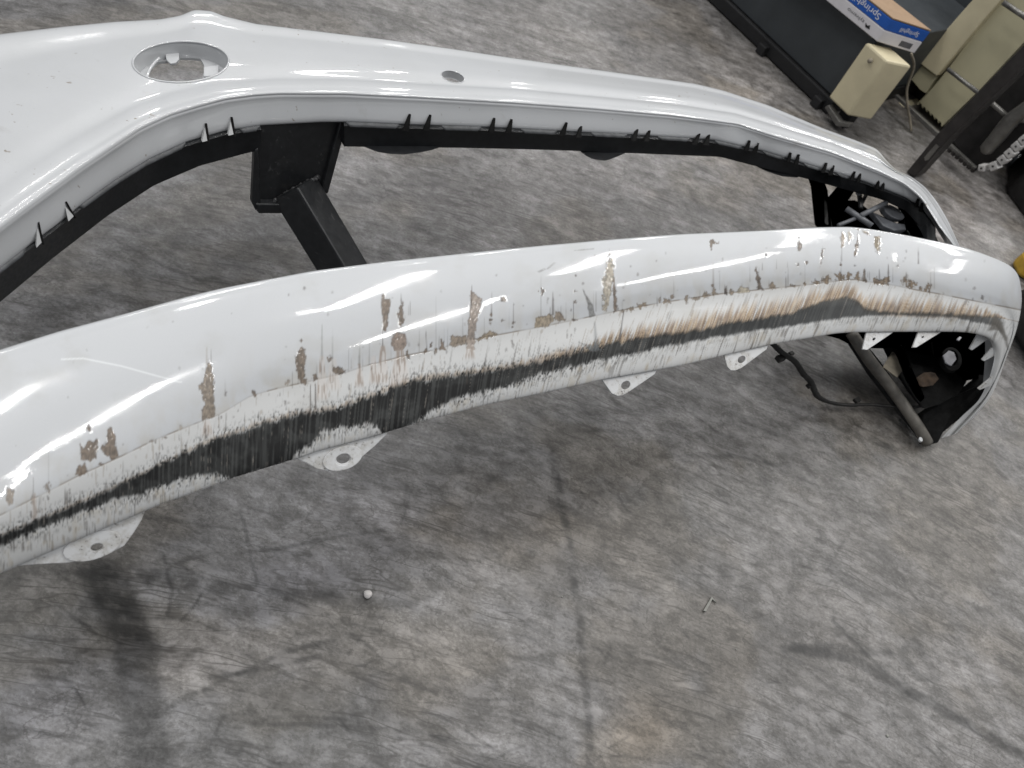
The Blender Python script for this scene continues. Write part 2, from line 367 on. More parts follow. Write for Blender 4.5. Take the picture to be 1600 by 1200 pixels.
# ------------------------------------------------------------------ floor
nx = 60; xs = np.linspace(-8, 9, nx); gx, gy = np.meshgrid(xs, np.linspace(-7, 10, nx), indexing='ij')
fl = link('floor', mesh_np('floor', np.stack([gx, gy, np.full_like(gx, -.004)], -1), grid_faces(nx, nx)[:, ::-1]), MAT['floor'])
tag(fl, kind='structure')
fa = fl.data.color_attributes.new('slab_tone', 'FLOAT_COLOR', 'POINT'); fa.data.foreach_set('color', np.tile(np.array([.44, .435, .43, 1.0], np.float32), nx*nx))
def slab():
    ux = np.concatenate([np.arange(-620, -60, 9.0), np.arange(-60, 1660, 2.6), np.arange(1660, 2150, 9.0)])
    uy = np.concatenate([np.arange(-90, 1260, 2.6), np.arange(1260, 1900, 9.0)])
    gx, gy = np.meshgrid(ux, uy, indexing='ij')
    V = W(gx, gy, 0.0*gx)
    wx, wy = V[..., 0], V[..., 1]; x, y = gx, gy
    ton = np.ones(x.shape); tint = np.ones(x.shape+(3,))
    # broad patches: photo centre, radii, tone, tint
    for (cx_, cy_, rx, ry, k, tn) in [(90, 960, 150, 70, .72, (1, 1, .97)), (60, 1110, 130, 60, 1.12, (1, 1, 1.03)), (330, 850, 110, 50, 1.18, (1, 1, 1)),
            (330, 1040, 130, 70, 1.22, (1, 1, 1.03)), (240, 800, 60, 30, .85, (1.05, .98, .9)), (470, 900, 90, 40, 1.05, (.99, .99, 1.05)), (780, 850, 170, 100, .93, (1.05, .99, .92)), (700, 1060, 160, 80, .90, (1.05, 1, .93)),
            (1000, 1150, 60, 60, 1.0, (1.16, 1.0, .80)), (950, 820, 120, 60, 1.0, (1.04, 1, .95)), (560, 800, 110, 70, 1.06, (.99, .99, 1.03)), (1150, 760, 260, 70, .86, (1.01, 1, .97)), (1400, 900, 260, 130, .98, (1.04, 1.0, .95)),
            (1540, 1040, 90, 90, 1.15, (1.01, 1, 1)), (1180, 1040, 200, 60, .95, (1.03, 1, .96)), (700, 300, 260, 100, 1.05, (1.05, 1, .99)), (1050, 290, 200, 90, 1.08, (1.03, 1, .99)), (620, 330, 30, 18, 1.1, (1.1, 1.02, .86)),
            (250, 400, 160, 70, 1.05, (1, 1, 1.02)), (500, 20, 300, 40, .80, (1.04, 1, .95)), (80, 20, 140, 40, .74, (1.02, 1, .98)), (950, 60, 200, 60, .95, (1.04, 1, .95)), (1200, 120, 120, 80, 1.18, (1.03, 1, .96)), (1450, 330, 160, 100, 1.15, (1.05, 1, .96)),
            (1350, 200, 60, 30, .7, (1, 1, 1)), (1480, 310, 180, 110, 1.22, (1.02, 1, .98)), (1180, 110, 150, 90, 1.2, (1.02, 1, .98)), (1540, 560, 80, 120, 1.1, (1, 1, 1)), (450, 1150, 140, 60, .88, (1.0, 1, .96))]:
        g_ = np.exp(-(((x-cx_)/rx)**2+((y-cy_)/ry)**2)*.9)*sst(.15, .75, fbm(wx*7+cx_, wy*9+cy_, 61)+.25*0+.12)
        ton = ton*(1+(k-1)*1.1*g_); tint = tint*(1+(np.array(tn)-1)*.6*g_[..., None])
    # the slab's own wear: sweeping scuff direction, mottling, vein-like scores, worn flakes
    X_ = wx+.4; al = wx; ac = wy-(.31*X_-.16*X_*X_)
    jx = (fbm(wx*16, wy*16, 81)-.5)*18; jy = (fbm(wx*16+50, wy*16, 82)-.5)*18
    grit = sst(.30, .62, fbm(wx*60, wy*95, 83, 4))
    def ridge(n, lo): return sst(lo, 1.0, 1-np.abs(2*n-1))
    m1 = fbm(al*4.0+3, ac*7.0, 70, 5); ton *= 1+.60*(m1-.5)
    pt = fbm(wx*3.1+9, wy*4.3, 71, 5); ton *= 1+.14*(sst(.47, .53, pt)-.5)
    fk = fbm(al*20, ac*34, 73, 4); ton *= 1+.13*sst(.54, .60, fk)-.12*sst(.46, .40, fk)
    fk2 = fbm(al*55, ac*80, 77, 3); ton *= 1+.35*(fk2-.5)
    patch = sst(.35, .6, fbm(wx*2.2, wy*2.2+7, 74, 3))
    ton *= 1-.40*ridge(fbm(al*5.0, ac*17.0, 75, 4), .90)*patch*(.3+.7*grit)
    ton *= 1-.34*ridge(fbm(al*11.0+4, ac*30.0+wx*6, 76, 3), .88)*(1-.6*patch)*(.3+.7*grit)
    ton *= 1-.34*ridge(fbm(wx*7.0+2, wy*7.0, 78, 4), .955)*sst(.45, .6, fbm(wx*3, wy*3+2, 79, 2))*(.4+.6*grit)
    ton *= np.interp(x, [0, 700, 1000, 1600], [1.0, .98, .93, .90])*np.interp(y, [500, 700, 1200], [1.0, .97, .93])  # overall tone darker towards the right and the bottom
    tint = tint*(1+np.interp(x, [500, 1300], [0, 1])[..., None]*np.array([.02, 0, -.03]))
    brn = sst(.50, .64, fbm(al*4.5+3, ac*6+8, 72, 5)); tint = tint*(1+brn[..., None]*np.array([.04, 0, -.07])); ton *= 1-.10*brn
    def mark(pts, hw, k, soft=.6, gr=.75, jit=.55):
        nonlocal ton
        d = np.full(x.shape, 1e9)
        for (a_, b_) in zip(pts[:-1], pts[1:]):
            ex, ey = b_[0]-a_[0], b_[1]-a_[1]; px_, py_ = x+jx*jit-a_[0], y+jy*.6*jit-a_[1]
            t_ = np.clip((px_*ex+py_*ey)/(ex*ex+ey*ey), 0, 1); d = np.minimum(d, np.hypot(px_-ex*t_, py_-ey*t_))
        m = sst(hw*(1+soft), hw*(1-soft), d)*(1-gr+gr*grit)
        ton = ton*(1-k*m)
    mark([(862, 720), (880, 800), (905, 960), (918, 1100), (926, 1230)], 6.0, .58, .7, .7)
    mark([(165, 905), (205, 990), (218, 1080), (240, 1230)], 34, .66, .35, .2); mark([(120, 900), (190, 940), (210, 1010)], 22, .45)  # broad dark bands at the near left
    mark([(-20, 900), (120, 890), (300, 905)], 16, .40); mark([(270, 910), (420, 925), (660, 950)], 12, .35); mark([(430, 920), (640, 945)], 7, .3)
    mark([(1240, 1012), (1330, 1030), (1420, 1080), (1500, 1125), (1620, 1195)], 8, .66, .5, .3, .3); mark([(1225, 1015), (1300, 1012), (1390, 1022)], 7, .5, .6, .4, .3)
    mark([(1410, 1020), (1428, 1000), (1455, 1040), (1466, 1060), (1435, 1058), (1412, 1030)], 7, .45, .5, .3, .3); mark([(1300, 970), (1360, 1030), (1420, 1085)], 3.0, .6, .5, .4, .3)
    mark([(1480, 1020), (1610, 1030)], 6, .3); mark([(1090, 915), (1230, 985), (1300, 1010)], 7, .25)
    mark([(225, 1150), (245, 1120), (290, 1090), (330, 1075), (440, 1020), (520, 1000)], 4.5, .55); mark([(330, 1060), (430, 1042), (500, 1025)], 4, .5); mark([(370, 1180), (440, 1090), (480, 1075)], 3, .3)
    mark([(110, 1190), (190, 1172), (330, 1172)], 5, .45); mark([(0, 1140), (110, 1150), (220, 1172)], 6, .30); mark([(395, 1130), (560, 1135), (700, 1150)], 4, .45); mark([(420, 1120), (540, 1122)], 3, .35)
    mark([(255, 870), (270, 925), (262, 960)], 3, .45); mark([(375, 800), (395, 880), (405, 930)], 3, .40); mark([(370, 868), (470, 850), (600, 828)], 3.2, .45)
    mark([(330, 1170), (350, 1120), (320, 1080)], 3, .35); mark([(60, 920), (110, 960), (150, 990)], 3.5, .45); mark([(240, 1165), (420, 1200)], 4, .3)
    for seed, n_, ln_, hw_, k_, sp_ in ((5, 170, 130, 2.4, .42, 14), (6, 45, 330, 3.4, .36, 10), (9, 120, 60, 2.0, .50, 28), (14, 40, 260, 9.0, .20, 9), (12, 60, 110, 3.0, -.20, 14)):
        rs = np.random.RandomState(seed)
        for _ in range(n_):
            x0, y0 = rs.uniform(-80, 1650), rs.uniform(-60, 1280); c3 = W(x0, y0)
            base = math.degrees(math.atan(.31-.32*(c3[0]+.4)))
            th = math.radians(base+rs.normal(0, sp_)+(75 if rs.rand() < .14 else 0)); L_ = ln_*.0010*rs.uniform(.4, 1.5); bend = rs.normal(0, .12)
            b3 = c3+np.array([math.cos(th), math.sin(th), 0])*L_; m3 = c3+np.array([math.cos(th+bend), math.sin(th+bend), 0])*L_*.5
            pts = [tuple(float(v_) for v_ in PX(q_)) for q_ in (c3, m3, b3)]
            bx0, bx1 = min(p_[0] for p_ in pts)-40, max(p_[0] for p_ in pts)+40; by0, by1 = min(p_[1] for p_ in pts)-40, max(p_[1] for p_ in pts)+40
            i0, i1 = np.searchsorted(gx[:, 0], [bx0, bx1]); j0, j1 = np.searchsorted(gy[0], [by0, by1])
            if i1-i0 < 2 or j1-j0 < 2: continue
            sl_ = (slice(i0, i1), slice(j0, j1)); d = np.full(x[sl_].shape, 1e9); tt_ = np.zeros(x[sl_].shape); tot = 0
            for q_, (a_, b_) in enumerate(zip(pts[:-1], pts[1:])):
                ex, ey = b_[0]-a_[0], b_[1]-a_[1]; px_, py_ = x[sl_]+jx[sl_]*.35-a_[0], y[sl_]+jy[sl_]*.25-a_[1]
                t_ = np.clip((px_*ex+py_*ey)/(ex*ex+ey*ey+1e-6), 0, 1); dd = np.hypot(px_-ex*t_, py_-ey*t_)
                tt_ = np.where(dd < d, (q_+t_)/2, tt_); d = np.minimum(d, dd)
            env = sst(0, .25, tt_)*sst(1, .7, tt_)
            ton[sl_] *= 1-k_*env*sst(hw_*1.6, hw_*.2, d)*(.2+.8*grit[sl_])*rs.uniform(.4, 1.2)
    ton = np.clip(ton, .05, 3)
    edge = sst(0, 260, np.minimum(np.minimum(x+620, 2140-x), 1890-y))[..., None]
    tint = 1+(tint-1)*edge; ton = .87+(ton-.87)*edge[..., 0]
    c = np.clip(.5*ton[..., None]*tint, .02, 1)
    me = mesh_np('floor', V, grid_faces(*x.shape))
    at = me.color_attributes.new('slab_tone', 'FLOAT_COLOR', 'POINT')
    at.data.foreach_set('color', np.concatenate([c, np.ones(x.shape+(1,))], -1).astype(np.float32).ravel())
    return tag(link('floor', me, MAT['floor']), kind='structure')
slab()

# ------------------------------------------------------------------ traced lines of the bumper (photo points)
L0 = smooth_crv([(-220, 630), (0, 549), (90, 521), (180, 497), (300, 464), (350, 452), (490, 425), (600, 411), (750, 395), (850, 385), (950, 376), (1062, 367), (1200, 361), (1275, 356), (1332, 355), (1365, 359), (1440, 372), (1620, 404)], 10)
FL = smooth_crv([(-220, 915), (0, 806), (72, 770), (125, 743), (187, 715), (244, 687), (312, 660), (344, 648), (390, 620), (428, 609), (490, 595), (537, 584), (569, 573), (640, 555), (678, 548), (725, 534), (853, 510), (944, 491), (1031, 474), (1125, 460), (1200, 452), (1260, 446), (1305, 440), (1335, 437), (1362, 442), (1395, 446), (1437, 455), (1462, 459), (1620, 490)], 6)
B0 = smooth_crv([(-220, 985), (0, 893), (103, 848), (244, 788), (366, 744), (459, 716), (494, 703), (600, 675), (662, 656), (756, 631), (850, 612), (938, 592), (1062, 570), (1141, 551), (1203, 537), (1303, 520), (1331, 518), (1475, 517), (1620, 517)], 6)
_FLP = [(-220, 915), (0, 806), (125, 743), (244, 687), (344, 642), (428, 609), (537, 584), (640, 556), (725, 536), (853, 510), (944, 491), (1031, 474), (1125, 460), (1200, 451), (1260, 444), (1335, 439), (1395, 446), (1462, 459), (1620, 490)]
FLg = smooth_crv(_FLP, 55)
hL = smooth_crv([(-260, .415), (0, .42), (400, .42), (800, .405), (1200, .375), (1440, .355), (1600, .34)], 90)
hF = smooth_crv([(-260, .372), (0, .377), (400, .377), (800, .365), (1200, .340), (1440, .320), (1600, .30)], 90)
hB = smooth_crv([(-260, .318), (0, .323), (400, .323), (800, .311), (1200, .289), (1440, .268), (1600, .25)], 90)

U0 = smooth_crv([(-220, 88), (0, 55), (100, 43), (180, 35), (250, 31), (282, 25), (303, 16), (330, 18), (350, 26), (400, 38), (500, 50), (600, 62), (700, 76), (800, 91), (900, 105), (1000, 119), (1085, 131), (1130, 142), (1200, 165), (1285, 201), (1340, 221), (1370, 233), (1385, 252), (1400, 266), (1425, 277), (1445, 292), (1462, 313), (1480, 343), (1500, 387), (1540, 470)], 4)
U1 = smooth_crv([(-220, 478), (0, 304), (34, 278), (120, 222), (206, 173), (266, 151), (337, 134), (431, 127), (537, 127), (662, 134), (800, 141), (925, 152), (1050, 164), (1150, 179), (1300, 224), (1370, 252), (1400, 270), (1425, 282), (1445, 300), (1462, 325), (1480, 355), (1500, 393), (1540, 475)], 6)
U2 = smooth_crv([(-220, 535), (0, 359), (53, 319), (125, 266), (219, 203), (266, 181), (312, 167), (353, 156), (397, 150), (437, 147.5), (500, 148), (537, 148), (662, 154), (800, 162), (925, 171), (1050, 182), (1153, 195), (1206, 213), (1300, 240), (1375, 270), (1412, 287), (1440, 310), (1465, 350), (1495, 390), (1540, 490)], 5)
U3 = smooth_crv([(-220, 600), (0, 417), (50, 378), (93, 346), (127, 318), (177, 282), (230, 249), (290, 221), (350, 204), (409, 195), (500, 190), (537, 190), (631, 194), (756, 198), (850, 203), (987, 210), (1112, 218), (1190, 235), (1253, 254), (1300, 268), (1350, 283), (1412, 307), (1437, 322), (1457, 347), (1477, 378), (1510, 440)], 4)
U4 = smooth_crv([(-220, 660), (0, 472), (83, 403), (167, 338), (240, 290), (312, 259), (394, 237), (540, 229), (725, 231), (850, 234), (906, 236), (1125, 245), (1190, 262), (1267, 281), (1320, 296), (1375, 311), (1415, 329), (1437, 352), (1452, 375), (1470, 420), (1510, 500)], 4)
h2 = crv([(-260, .41), (0, .40), (250, .375), (420, .37), (800, .36), (1130, .34), (1300, .325), (1412, .305), (1465, .28), (1540, .22)])
h0 = crv([(-260, .35), (0, .347), (300, .345), (420, .343), (800, .333), (1130, .312), (1300, .298), (1412, .290), (1465, .270), (1540, .21)])

# ------------------------------------------------------------------ bumper: the thing
bumper = empty('bumper_cover', W(800, 560, 0.0), 'scraped white car front bumper cover set nose up on the concrete floor', 'bumper')

# ---- lower lip: dense surface that carries its own wear
st = []                          # stations: L0(px,h), F(px,h), B(px,h), inward direction
for x in np.arange(-230, 1441, 30.0):
    st.append((x, L0(x), hL(x), x, FLg(x) if x < 1400 else FL(x), hF(x), x, B0(x), hB(x), AWAY))
IN1 = np.array([-0.62, 0.30, 0.0]); IN2 = np.array([-0.85, -0.1, 0.0]); IN3 = np.array([-.9, -.3, 0])
for row in [(1498, 385, .348, 1500, 467, .308, 1500, 518, .262, AWAY*.8+IN1*.2), (1542, 399, .340, 1545, 475, .296, 1533, 524, .252, IN1),
            (1574, 413, .330, 1567, 484, .282, 1548, 532, .240, IN1*.5+IN2*.5), (1589, 427, .318, 1577, 496, .266, 1555, 545, .220, IN2),
            (1595, 448, .300, 1582, 510, .246, 1557, 560, .202, IN2), (1596, 476, .272, 1580, 528, .220, 1553, 580, .178, IN2),
            (1589, 512, .228, 1571, 553, .186, 1545, 603, .146, IN2), (1573, 557, .170, 1557, 590, .138, 1530, 628, .106, IN3),
            (1546, 622, .095, 1530, 633, .080, 1502, 653, .066, IN3), (1496, 676, .030, 1487, 680, .026, 1472, 684, .022, IN3)]:
    st.append(row)
st_n = len(st); s_par = np.arange(st_n, dtype=float)
NU = 1640
# columns spread by photo length
Lx = np.array([[r[0], r[1]] for r in st]); seglen = np.hypot(*np.diff(Lx, axis=0).T)
cum = np.concatenate([[0], np.cumsum(seglen)]); su = np.interp(np.linspace(0, cum[-1], NU), cum, s_par)
def stcol(f):
    a = np.array([f(r) for r in st]); a = a.reshape(st_n, -1)
    # smooth interpolation between stations
    i = np.clip(np.floor(su).astype(int), 0, st_n-2); t = (su-i)[:, None]
    p1, p2 = a[i], a[i+1]; p0 = a[np.maximum(i-1, 0)]; p3 = a[np.minimum(i+2, st_n-1)]
    return 0.5*((2*p1)+(-p0+p2)*t+(2*p0-5*p1+4*p2-p3)*t*t+(-p0+3*p1-3*p2+p3)*t**3)
c0 = stcol(lambda r: r[0:3]); c1 = stcol(lambda r: r[3:6]); c2 = stcol(lambda r: r[6:9]); aw = stcol(lambda r: r[9])
main = su <= (st_n-11)
c0[main, 1] = L0(c0[main, 0]); wb = sst(1440, 1360, c1[main, 0]); c1[main, 1] = FLg(c1[main, 0])*wb+FL(c1[main, 0])*(1-wb); c2[main, 1] = B0(c2[main, 0])
aw /= np.linalg.norm(aw, axis=1, keepdims=True)
def Wc(c, dh=0.0): return W(c[:, 0], c[:, 1], c[:, 2]+dh)
fade = np.clip((c0[:, 2]-0.02)/0.2, 0.15, 1)[:, None]
pL = Wc(c0); ret = np.interp(su, [st_n-11, st_n-9], [1.0, .22])[:, None]
rails = [pL+aw*.03*fade-UP*.045*fade, pL+aw*.010*fade-UP*.010*fade, pL,
         Wc(lerp(c0, c1, .06), .0020), Wc(lerp(c0, c1, .22), .0056), Wc(lerp(c0, c1, .5), .0080), Wc(lerp(c0, c1, .78), .0054), Wc(c1),
         Wc(lerp(c1, c2, .5), .006), Wc(c2), Wc(c2)+aw*.004*fade-UP*.0005, Wc(c2)+aw*(.03*fade*ret)+UP*(.012*fade*ret)]
segs = [5, 5, 8, 22, 40, 40, 30, 46, 46, 3, 4]
G = spline_rows(np.stack(rails, 1), segs); NV = G.shape[1]
gpx, gpy = PX(G)
Vrow = np.arange(NV)
front = (Vrow >= 8) & (Vrow <= sum(segs[:9])+1)

T_ = crv([(-230, 935), (0, 838), (94, 799), (156, 773), (219, 743), (281, 712), (328, 690), (350, 683), (412, 661), (462, 648), (525, 639), (569, 623), (616, 606), (647, 595), (694, 589), (750, 581), (812, 573), (850, 564), (875, 559), (938, 546), (969, 537), (1031, 527), (1094, 518), (1141, 506), (1200, 499), (1237, 491), (1267, 479), (1297, 470), (1324, 464), (1342, 472), (1350, 482), (1387, 487), (1440, 489), (1504, 492), (1538, 493), (1562, 496), (1600, 505)])
Bb = crv([(-230, 945), (0, 854), (62, 826), (125, 802), (175, 782), (219, 773), (250, 759), (297, 747), (340, 741), (362, 750), (455, 722), (464, 708), (481, 694), (500, 678), (525, 669), (569, 662), (590, 666), (598, 680), (640, 668), (648, 658), (694, 630), (756, 612), (812, 595), (859, 581), (938, 560), (1031, 540), (1125, 524), (1200, 511), (1260, 504), (1320, 496), (1387, 493), (1440, 494), (1490, 496), (1517, 503), (1555, 510), (1564, 520), (1600, 530)])

def paint_lip(x, y):
    white = np.array([.50, .51, .523])
    col = np.broadcast_to(white, x.shape+(3,)).copy(); gloss = np.ones(x.shape); dis = np.zeros(x.shape)
    def put(c, m):
        nonlocal col
        c = np.asarray(c); col = col*(1-m[..., None])+c*m[..., None]
    fl_ = FL(np.clip(x, -250, 1600)); tt = T_(x)-np.interp(x, [850, 950, 1250, 1330], [0, 3, 3, 0]); bb = Bb(x)+np.interp(x, [850, 950, 1250, 1330], [0, 3, 3, 0])
    bt = B0(np.clip(x, -250, 1600))
    slant = np.interp(x, [0, 400, 700, 1000, 1300, 1600], [0.0, 0.04, 0.14, 0.36, 0.42, 0.40])
    xs_ = x+slant*(y-bt)                                     # follows the scrape direction
    below = sst(-1.0, 1.0, y-fl_); cornr = sst(1575, 1545, x)*sst(545, 520, y-0*x+ (x < 1480)*-400)
    # underside colour whitened in place of floor bounce and front light; coat dulled
    put(np.array([.53, .53, .522]), below*0.9); gloss = gloss*(1-0.97*below)
    # light mottled grime on the film
    gr = fbm(x/60, y/45, 3, 4); put(lin(164, 162, 156), sst(.52, .8, gr)*.22)
    prox = np.exp(-np.abs(np.minimum(y-fl_, 0))/28.0)*(1-below)
    put(lin(172, 166, 154), prox*sst(.35, .75, fbm(x/14, y/26, 5))*.5)
    # film edge line
    ln = np.exp(-((y-fl_+0.6)/1.15)**2)*(0.35+0.65*sst(.35, .6, vn(x/17, y*0, 9)))
    put(lin(118, 106, 92), ln*.75); dis -= ln*0.0003
    # fine dark scores following the scrape
    sc = vn(xs_/1.5, y/26, 21)*vn(xs_/5.0+40, y/60, 22)
    reg = below*sst(-60, -2, y-tt)
    put(lin(96, 92, 88), sst(.50, .66, sc)*reg*.75*cornr)
    sc2 = vn(xs_/2.2, y/14+9, 23)
    put(lin(150, 142, 132), sst(.78, .92, sc2)*below*.55*cornr)
    low = sst(0, 4, y-bb)
    put(lin(88, 82, 76), sst(.62, .78, vn(xs_/1.9, y/20, 24)*(.6+.5*vn(xs_/23, y/9, 25)))*low*.55*np.clip(1.25-(y-bb)/45, .25, 1)*cornr)
    put(lin(172, 160, 138), sst(.50, .8, fbm(xs_/9, y/16, 26))*low*.35*cornr)
    # tan scuffs over the black band, strongest on the far half
    amp = np.interp(x, [-200, 300, 560, 760, 900, 980, 1080, 1200, 1330, 1400, 1480, 1540, 1575], [6, 8, 11, 11, 17, 28, 32, 33, 28, 31, 29, 18, 0])
    hair = vn(xs_/4.0, y/90, 31)*.40+vn(xs_/1.9, y/60, 32)*.35+vn(xs_/1.2, y/40, 36)*.25
    fr = (tt-y)/np.maximum(amp*(.45+1.0*hair), 1)
    tan_m = sst(1.0, .25, fr)*sst(-.35, -.05, fr)*sst(.36, .60, hair+.22*(1-np.clip(fr, 0, 1)))*below
    tan_m *= np.interp(x, [-200, 500, 800, 950, 1560], [.35, .45, .6, .95, .9])
    tan_c = lerp(lin(166, 140, 106)[None], lin(118, 92, 66)[None], sst(.3, .75, vn(xs_/2.1, y/34, 33))[..., None])
    col = col*(1-tan_m[..., None]*.82)+tan_c*tan_m[..., None]*.82
    put(lin(104, 86, 68), tan_m*sst(.66, .84, vn(xs_/1.6, y/24, 34))*.7)
    put(lin(196, 188, 174), tan_m*sst(.70, .9, vn(xs_/1.5, y/30, 35))*.7)
    # black band
    h1 = vn(xs_/1.25, y/55, 41); h2_ = vn(xs_/3.6, y/45, 42); h3_ = vn(xs_/11, y/30, 43)
    rag = ((h1-.5)*5+(h2_-.5)*4+(h3_-.5)*8)*np.interp(x, [0, 150, 300, 700, 1100, 1300, 1560], [.45, .6, 1.0, 1.0, .7, .7, .35])
    rag2 = ((vn(xs_/1.3, y/50, 52)-.5)*5+(vn(xs_/4.2, y/40, 53)-.5)*3+(h3_-.5)*8)*np.interp(x, [0, 150, 400, 800, 1050, 1560], [.5, .7, 1.0, .9, .5, .3])*np.interp(bt-bb, [-12, -2], [.3, 1])
    sf = np.interp(x, [0, 900, 1200], [4.5, 4.5, 3.0])
    band = sst(-sf, sf, y-tt+rag)*sst(sf, -sf, y-bb-rag2)
    halo = sst(-16, 2, y-tt)*sst(18, -2, y-bb)*sst(.45, .75, vn(xs_/1.3, y/30, 54)*.6+.4*vn(xs_/6, y/20, 55))*below*cornr
    put(lin(86, 82, 76), halo*.45)
    band *= sst(1572, 1560, x)
    spk = sst(.60, .75, vn(xs_/1.5, y/4, 44))*sst(-24, 0, y-tt)*sst(24, 0, y-bb)*below*np.interp(x, [900, 1050], [.8, .25])
    dk = lerp(lin(26, 26, 26)[None], lin(66, 67, 66)[None], np.clip(sst(.42, .85, vn(xs_/1.8, y/60, 45))*.7+.45*sst(.4, .7, fbm(xs_/22, y/18, 46)), 0, 1)[..., None])
    dk = lerp(dk, lin(74, 76, 76)[None], np.interp(x, [950, 1250], [0, .35])[..., None])
    b2 = np.clip(band+spk, 0, 1)*np.interp(x, [1200, 1400, 1560], [1, .92, .85])
    col = col*(1-b2[..., None])+dk*b2[..., None]
    put(lin(150, 144, 136), band*sst(.84, .95, vn(xs_/1.35, y/45, 47))*.35)
    dis -= b2*(0.0004+0.0004*vn(xs_/2, y/30, 48)); gloss = gloss*(1-band)
    # dark patch on the corner
    cm = sst(3, -2, sd_poly(x, y, [(1555, 492), (1566, 505), (1574, 530), (1575, 546), (1570, 532), (1562, 516), (1545, 516), (1548, 508)])+3*(fbm(x/6, y/6, 49)-.5))
    put(lin(92, 88, 82), cm*.85); gloss *= (1-cm)

    # --- chips and torn film above the line
    brown = lin(106, 93, 80); tanl = lin(132, 120, 106); dark = lin(72, 64, 58)
    def blob(poly, c=brown, a=.92, edge=1.3, bumpy=1.0, rg=3.0):
        nonlocal gloss, dis
        p = np.array(poly); x0, y0 = p.min(0)-8; x1, y1 = p.max(0)+8
        m = (x > x0) & (x < x1) & (y > y0) & (y < y1)
        if not m.any(): return
        xx, yy = x[m], y[m]
        d = sd_poly(xx, yy, poly)+rg*(fbm(xx/3.2, yy/6.5, int(x0)+3)-.5)*2.4
        k = sst(edge, -edge, d)
        var = fbm(xx/2.6, yy/4.2, int(y0)+5, 3)
        var2 = vn(xx/1.5, yy/7, int(x0)+11)
        cc = lerp((c*.6)[None], (c*1.45)[None], np.clip(sst(.25, .75, var)*.7+var2*.3, 0, 1)[:, None])
        rim = np.exp(-(d/1.4)**2)
        cc = lerp(cc, dark[None]*.9, (rim*.55)[:, None])
        col[m] = col[m]*(1-(k*a)[:, None])+cc*(k*a)[:, None]
        ring = np.exp(-((d-2.2)/1.3)**2)
        dis[m] += bumpy*(-.00018*k+.00055*k*(var-.5))
        gloss[m] = gloss[m]*(1-k)+k*(.30 if bumpy < 1.5 else .75)
    def ell(cx, cy, rx, ry, c=brown, a=.9, **kw):
        kw.setdefault('rg', min(4.0, .55*max(rx, ry)+.6))
        th = np.linspace(0, 2*math.pi, 14, endpoint=False); rj = np.random.RandomState(int(cx*7+cy)).uniform(.55, 1.15, 14)
        blob(np.stack([cx+rx*rj*np.cos(th), cy+ry*rj*np.sin(th)], 1), c, a, **kw)
    def streak(sx, y0, y1, wd=1.1, a=.6, c=dark, dx=0.0):
        m = (x > sx-12-abs(dx)) & (x < sx+12+abs(dx)) & (y > y0-3) & (y < y1+3)
        if not m.any(): return
        xx, yy = x[m], y[m]; t_ = np.clip((yy-y0)/(y1-y0), 0, 1)
        ww = wd*(.35+.75*t_)*(0.7+.6*vn(yy/6, yy*0+sx, 7))
        k = np.exp(-((xx-sx-dx*t_)/ww)**2)*sst(y0-2, y0+4, yy)*sst(y1+2, y1-1, yy)*a
        col[m] = col[m]*(1-k[:, None])+c*k[:, None]
    def fan(x0, x1, y0, y1, a=.7):
        m = (x > x0-4) & (x < x1+4) & (y > y0-3) & (y < y1+6)
        if not m.any(): return
        xx, yy = x[m], y[m]; cxx = (x0+x1)/2; t_ = np.clip((yy-y0)/(y1-y0), 0, 1)
        wid = (x1-x0)/2*(.35+.65*t_)
        k = sst(1.1, .8, np.abs(xx-cxx)/wid)*sst(y0-2, y0+3, yy)*sst(y1+5, y1-8, yy)
        stop = sst(-1, -7, yy-T_(xx)); k = k*sst(.42, .70, vn(xx/1.7, yy/16, int(x0)))*a*stop
        col[m] = col[m]*(1-k[:, None])+lin(118, 106, 96)*k[:, None]
        k2 = sst(1.25, .9, np.abs(xx-cxx)/wid)*sst(y0-2, y0+3, yy)*sst(y1+5, y1-8, yy)*.35*stop
        col[m] = col[m]*(1-k2[:, None])+lin(196, 186, 178)*k2[:, None]
    ell(139, 670, 4.5, 5.5); ell(15, 776, 7, 18, tanl, .8); ell(50, 780, 3, 7, tanl, .6); ell(75, 762, 4, 9, tanl, .8)
    blob([(126, 694), (131, 700), (136, 690), (152, 687), (154, 700), (150, 716), (141, 721), (127, 717)])
    blob([(119, 741), (122, 728), (133, 724), (137, 736), (126, 744)])
    blob([(155, 701), (167, 690), (168, 672), (174, 666), (180, 680), (181, 700), (187, 714), (176, 718), (163, 712)])
    ell(158, 726, 5, 4); streak(76, 690, 760, .8, .25); streak(52, 745, 790, 1.2, .5); fan(48, 60, 770, 822, .7)
    blob([(326, 560), (332, 575), (334, 600), (336, 635), (335, 652), (316, 658), (316, 640), (320, 632), (315, 615), (310, 602), (317, 597), (322, 576)], tanl*.85)
    fan(314, 334, 656, 682, .8); streak(323, 540, 570, 1.6, .5, tanl); streak(330, 545, 570, .8, .5)
    ell(397, 614, 5, 5); ell(283, 668, 4, 6, tanl, .5); ell(238, 690, 6, 4, brown, .6); ell(257, 684, 3, 3); ell(353, 616, 2, 4, dark, .6); streak(352, 590, 615, .9, .35)
    ell(471, 532, 2, 2.5); blob([(470, 541), (477, 545), (478, 560), (476, 575), (476, 590), (481, 600), (470, 602), (465, 585), (461, 566), (465, 550)])
    ell(449, 597, 3, 6, tanl, .7); streak(457, 580, 606, .8, .5)
    streak(503, 506, 562, 1.5, .65, lin(120, 122, 118)); streak(519.5, 508, 575, 1.0, .65, lin(120, 122, 118)); fan(494, 512, 556, 625, .9); fan(510, 532, 560, 610, .8)
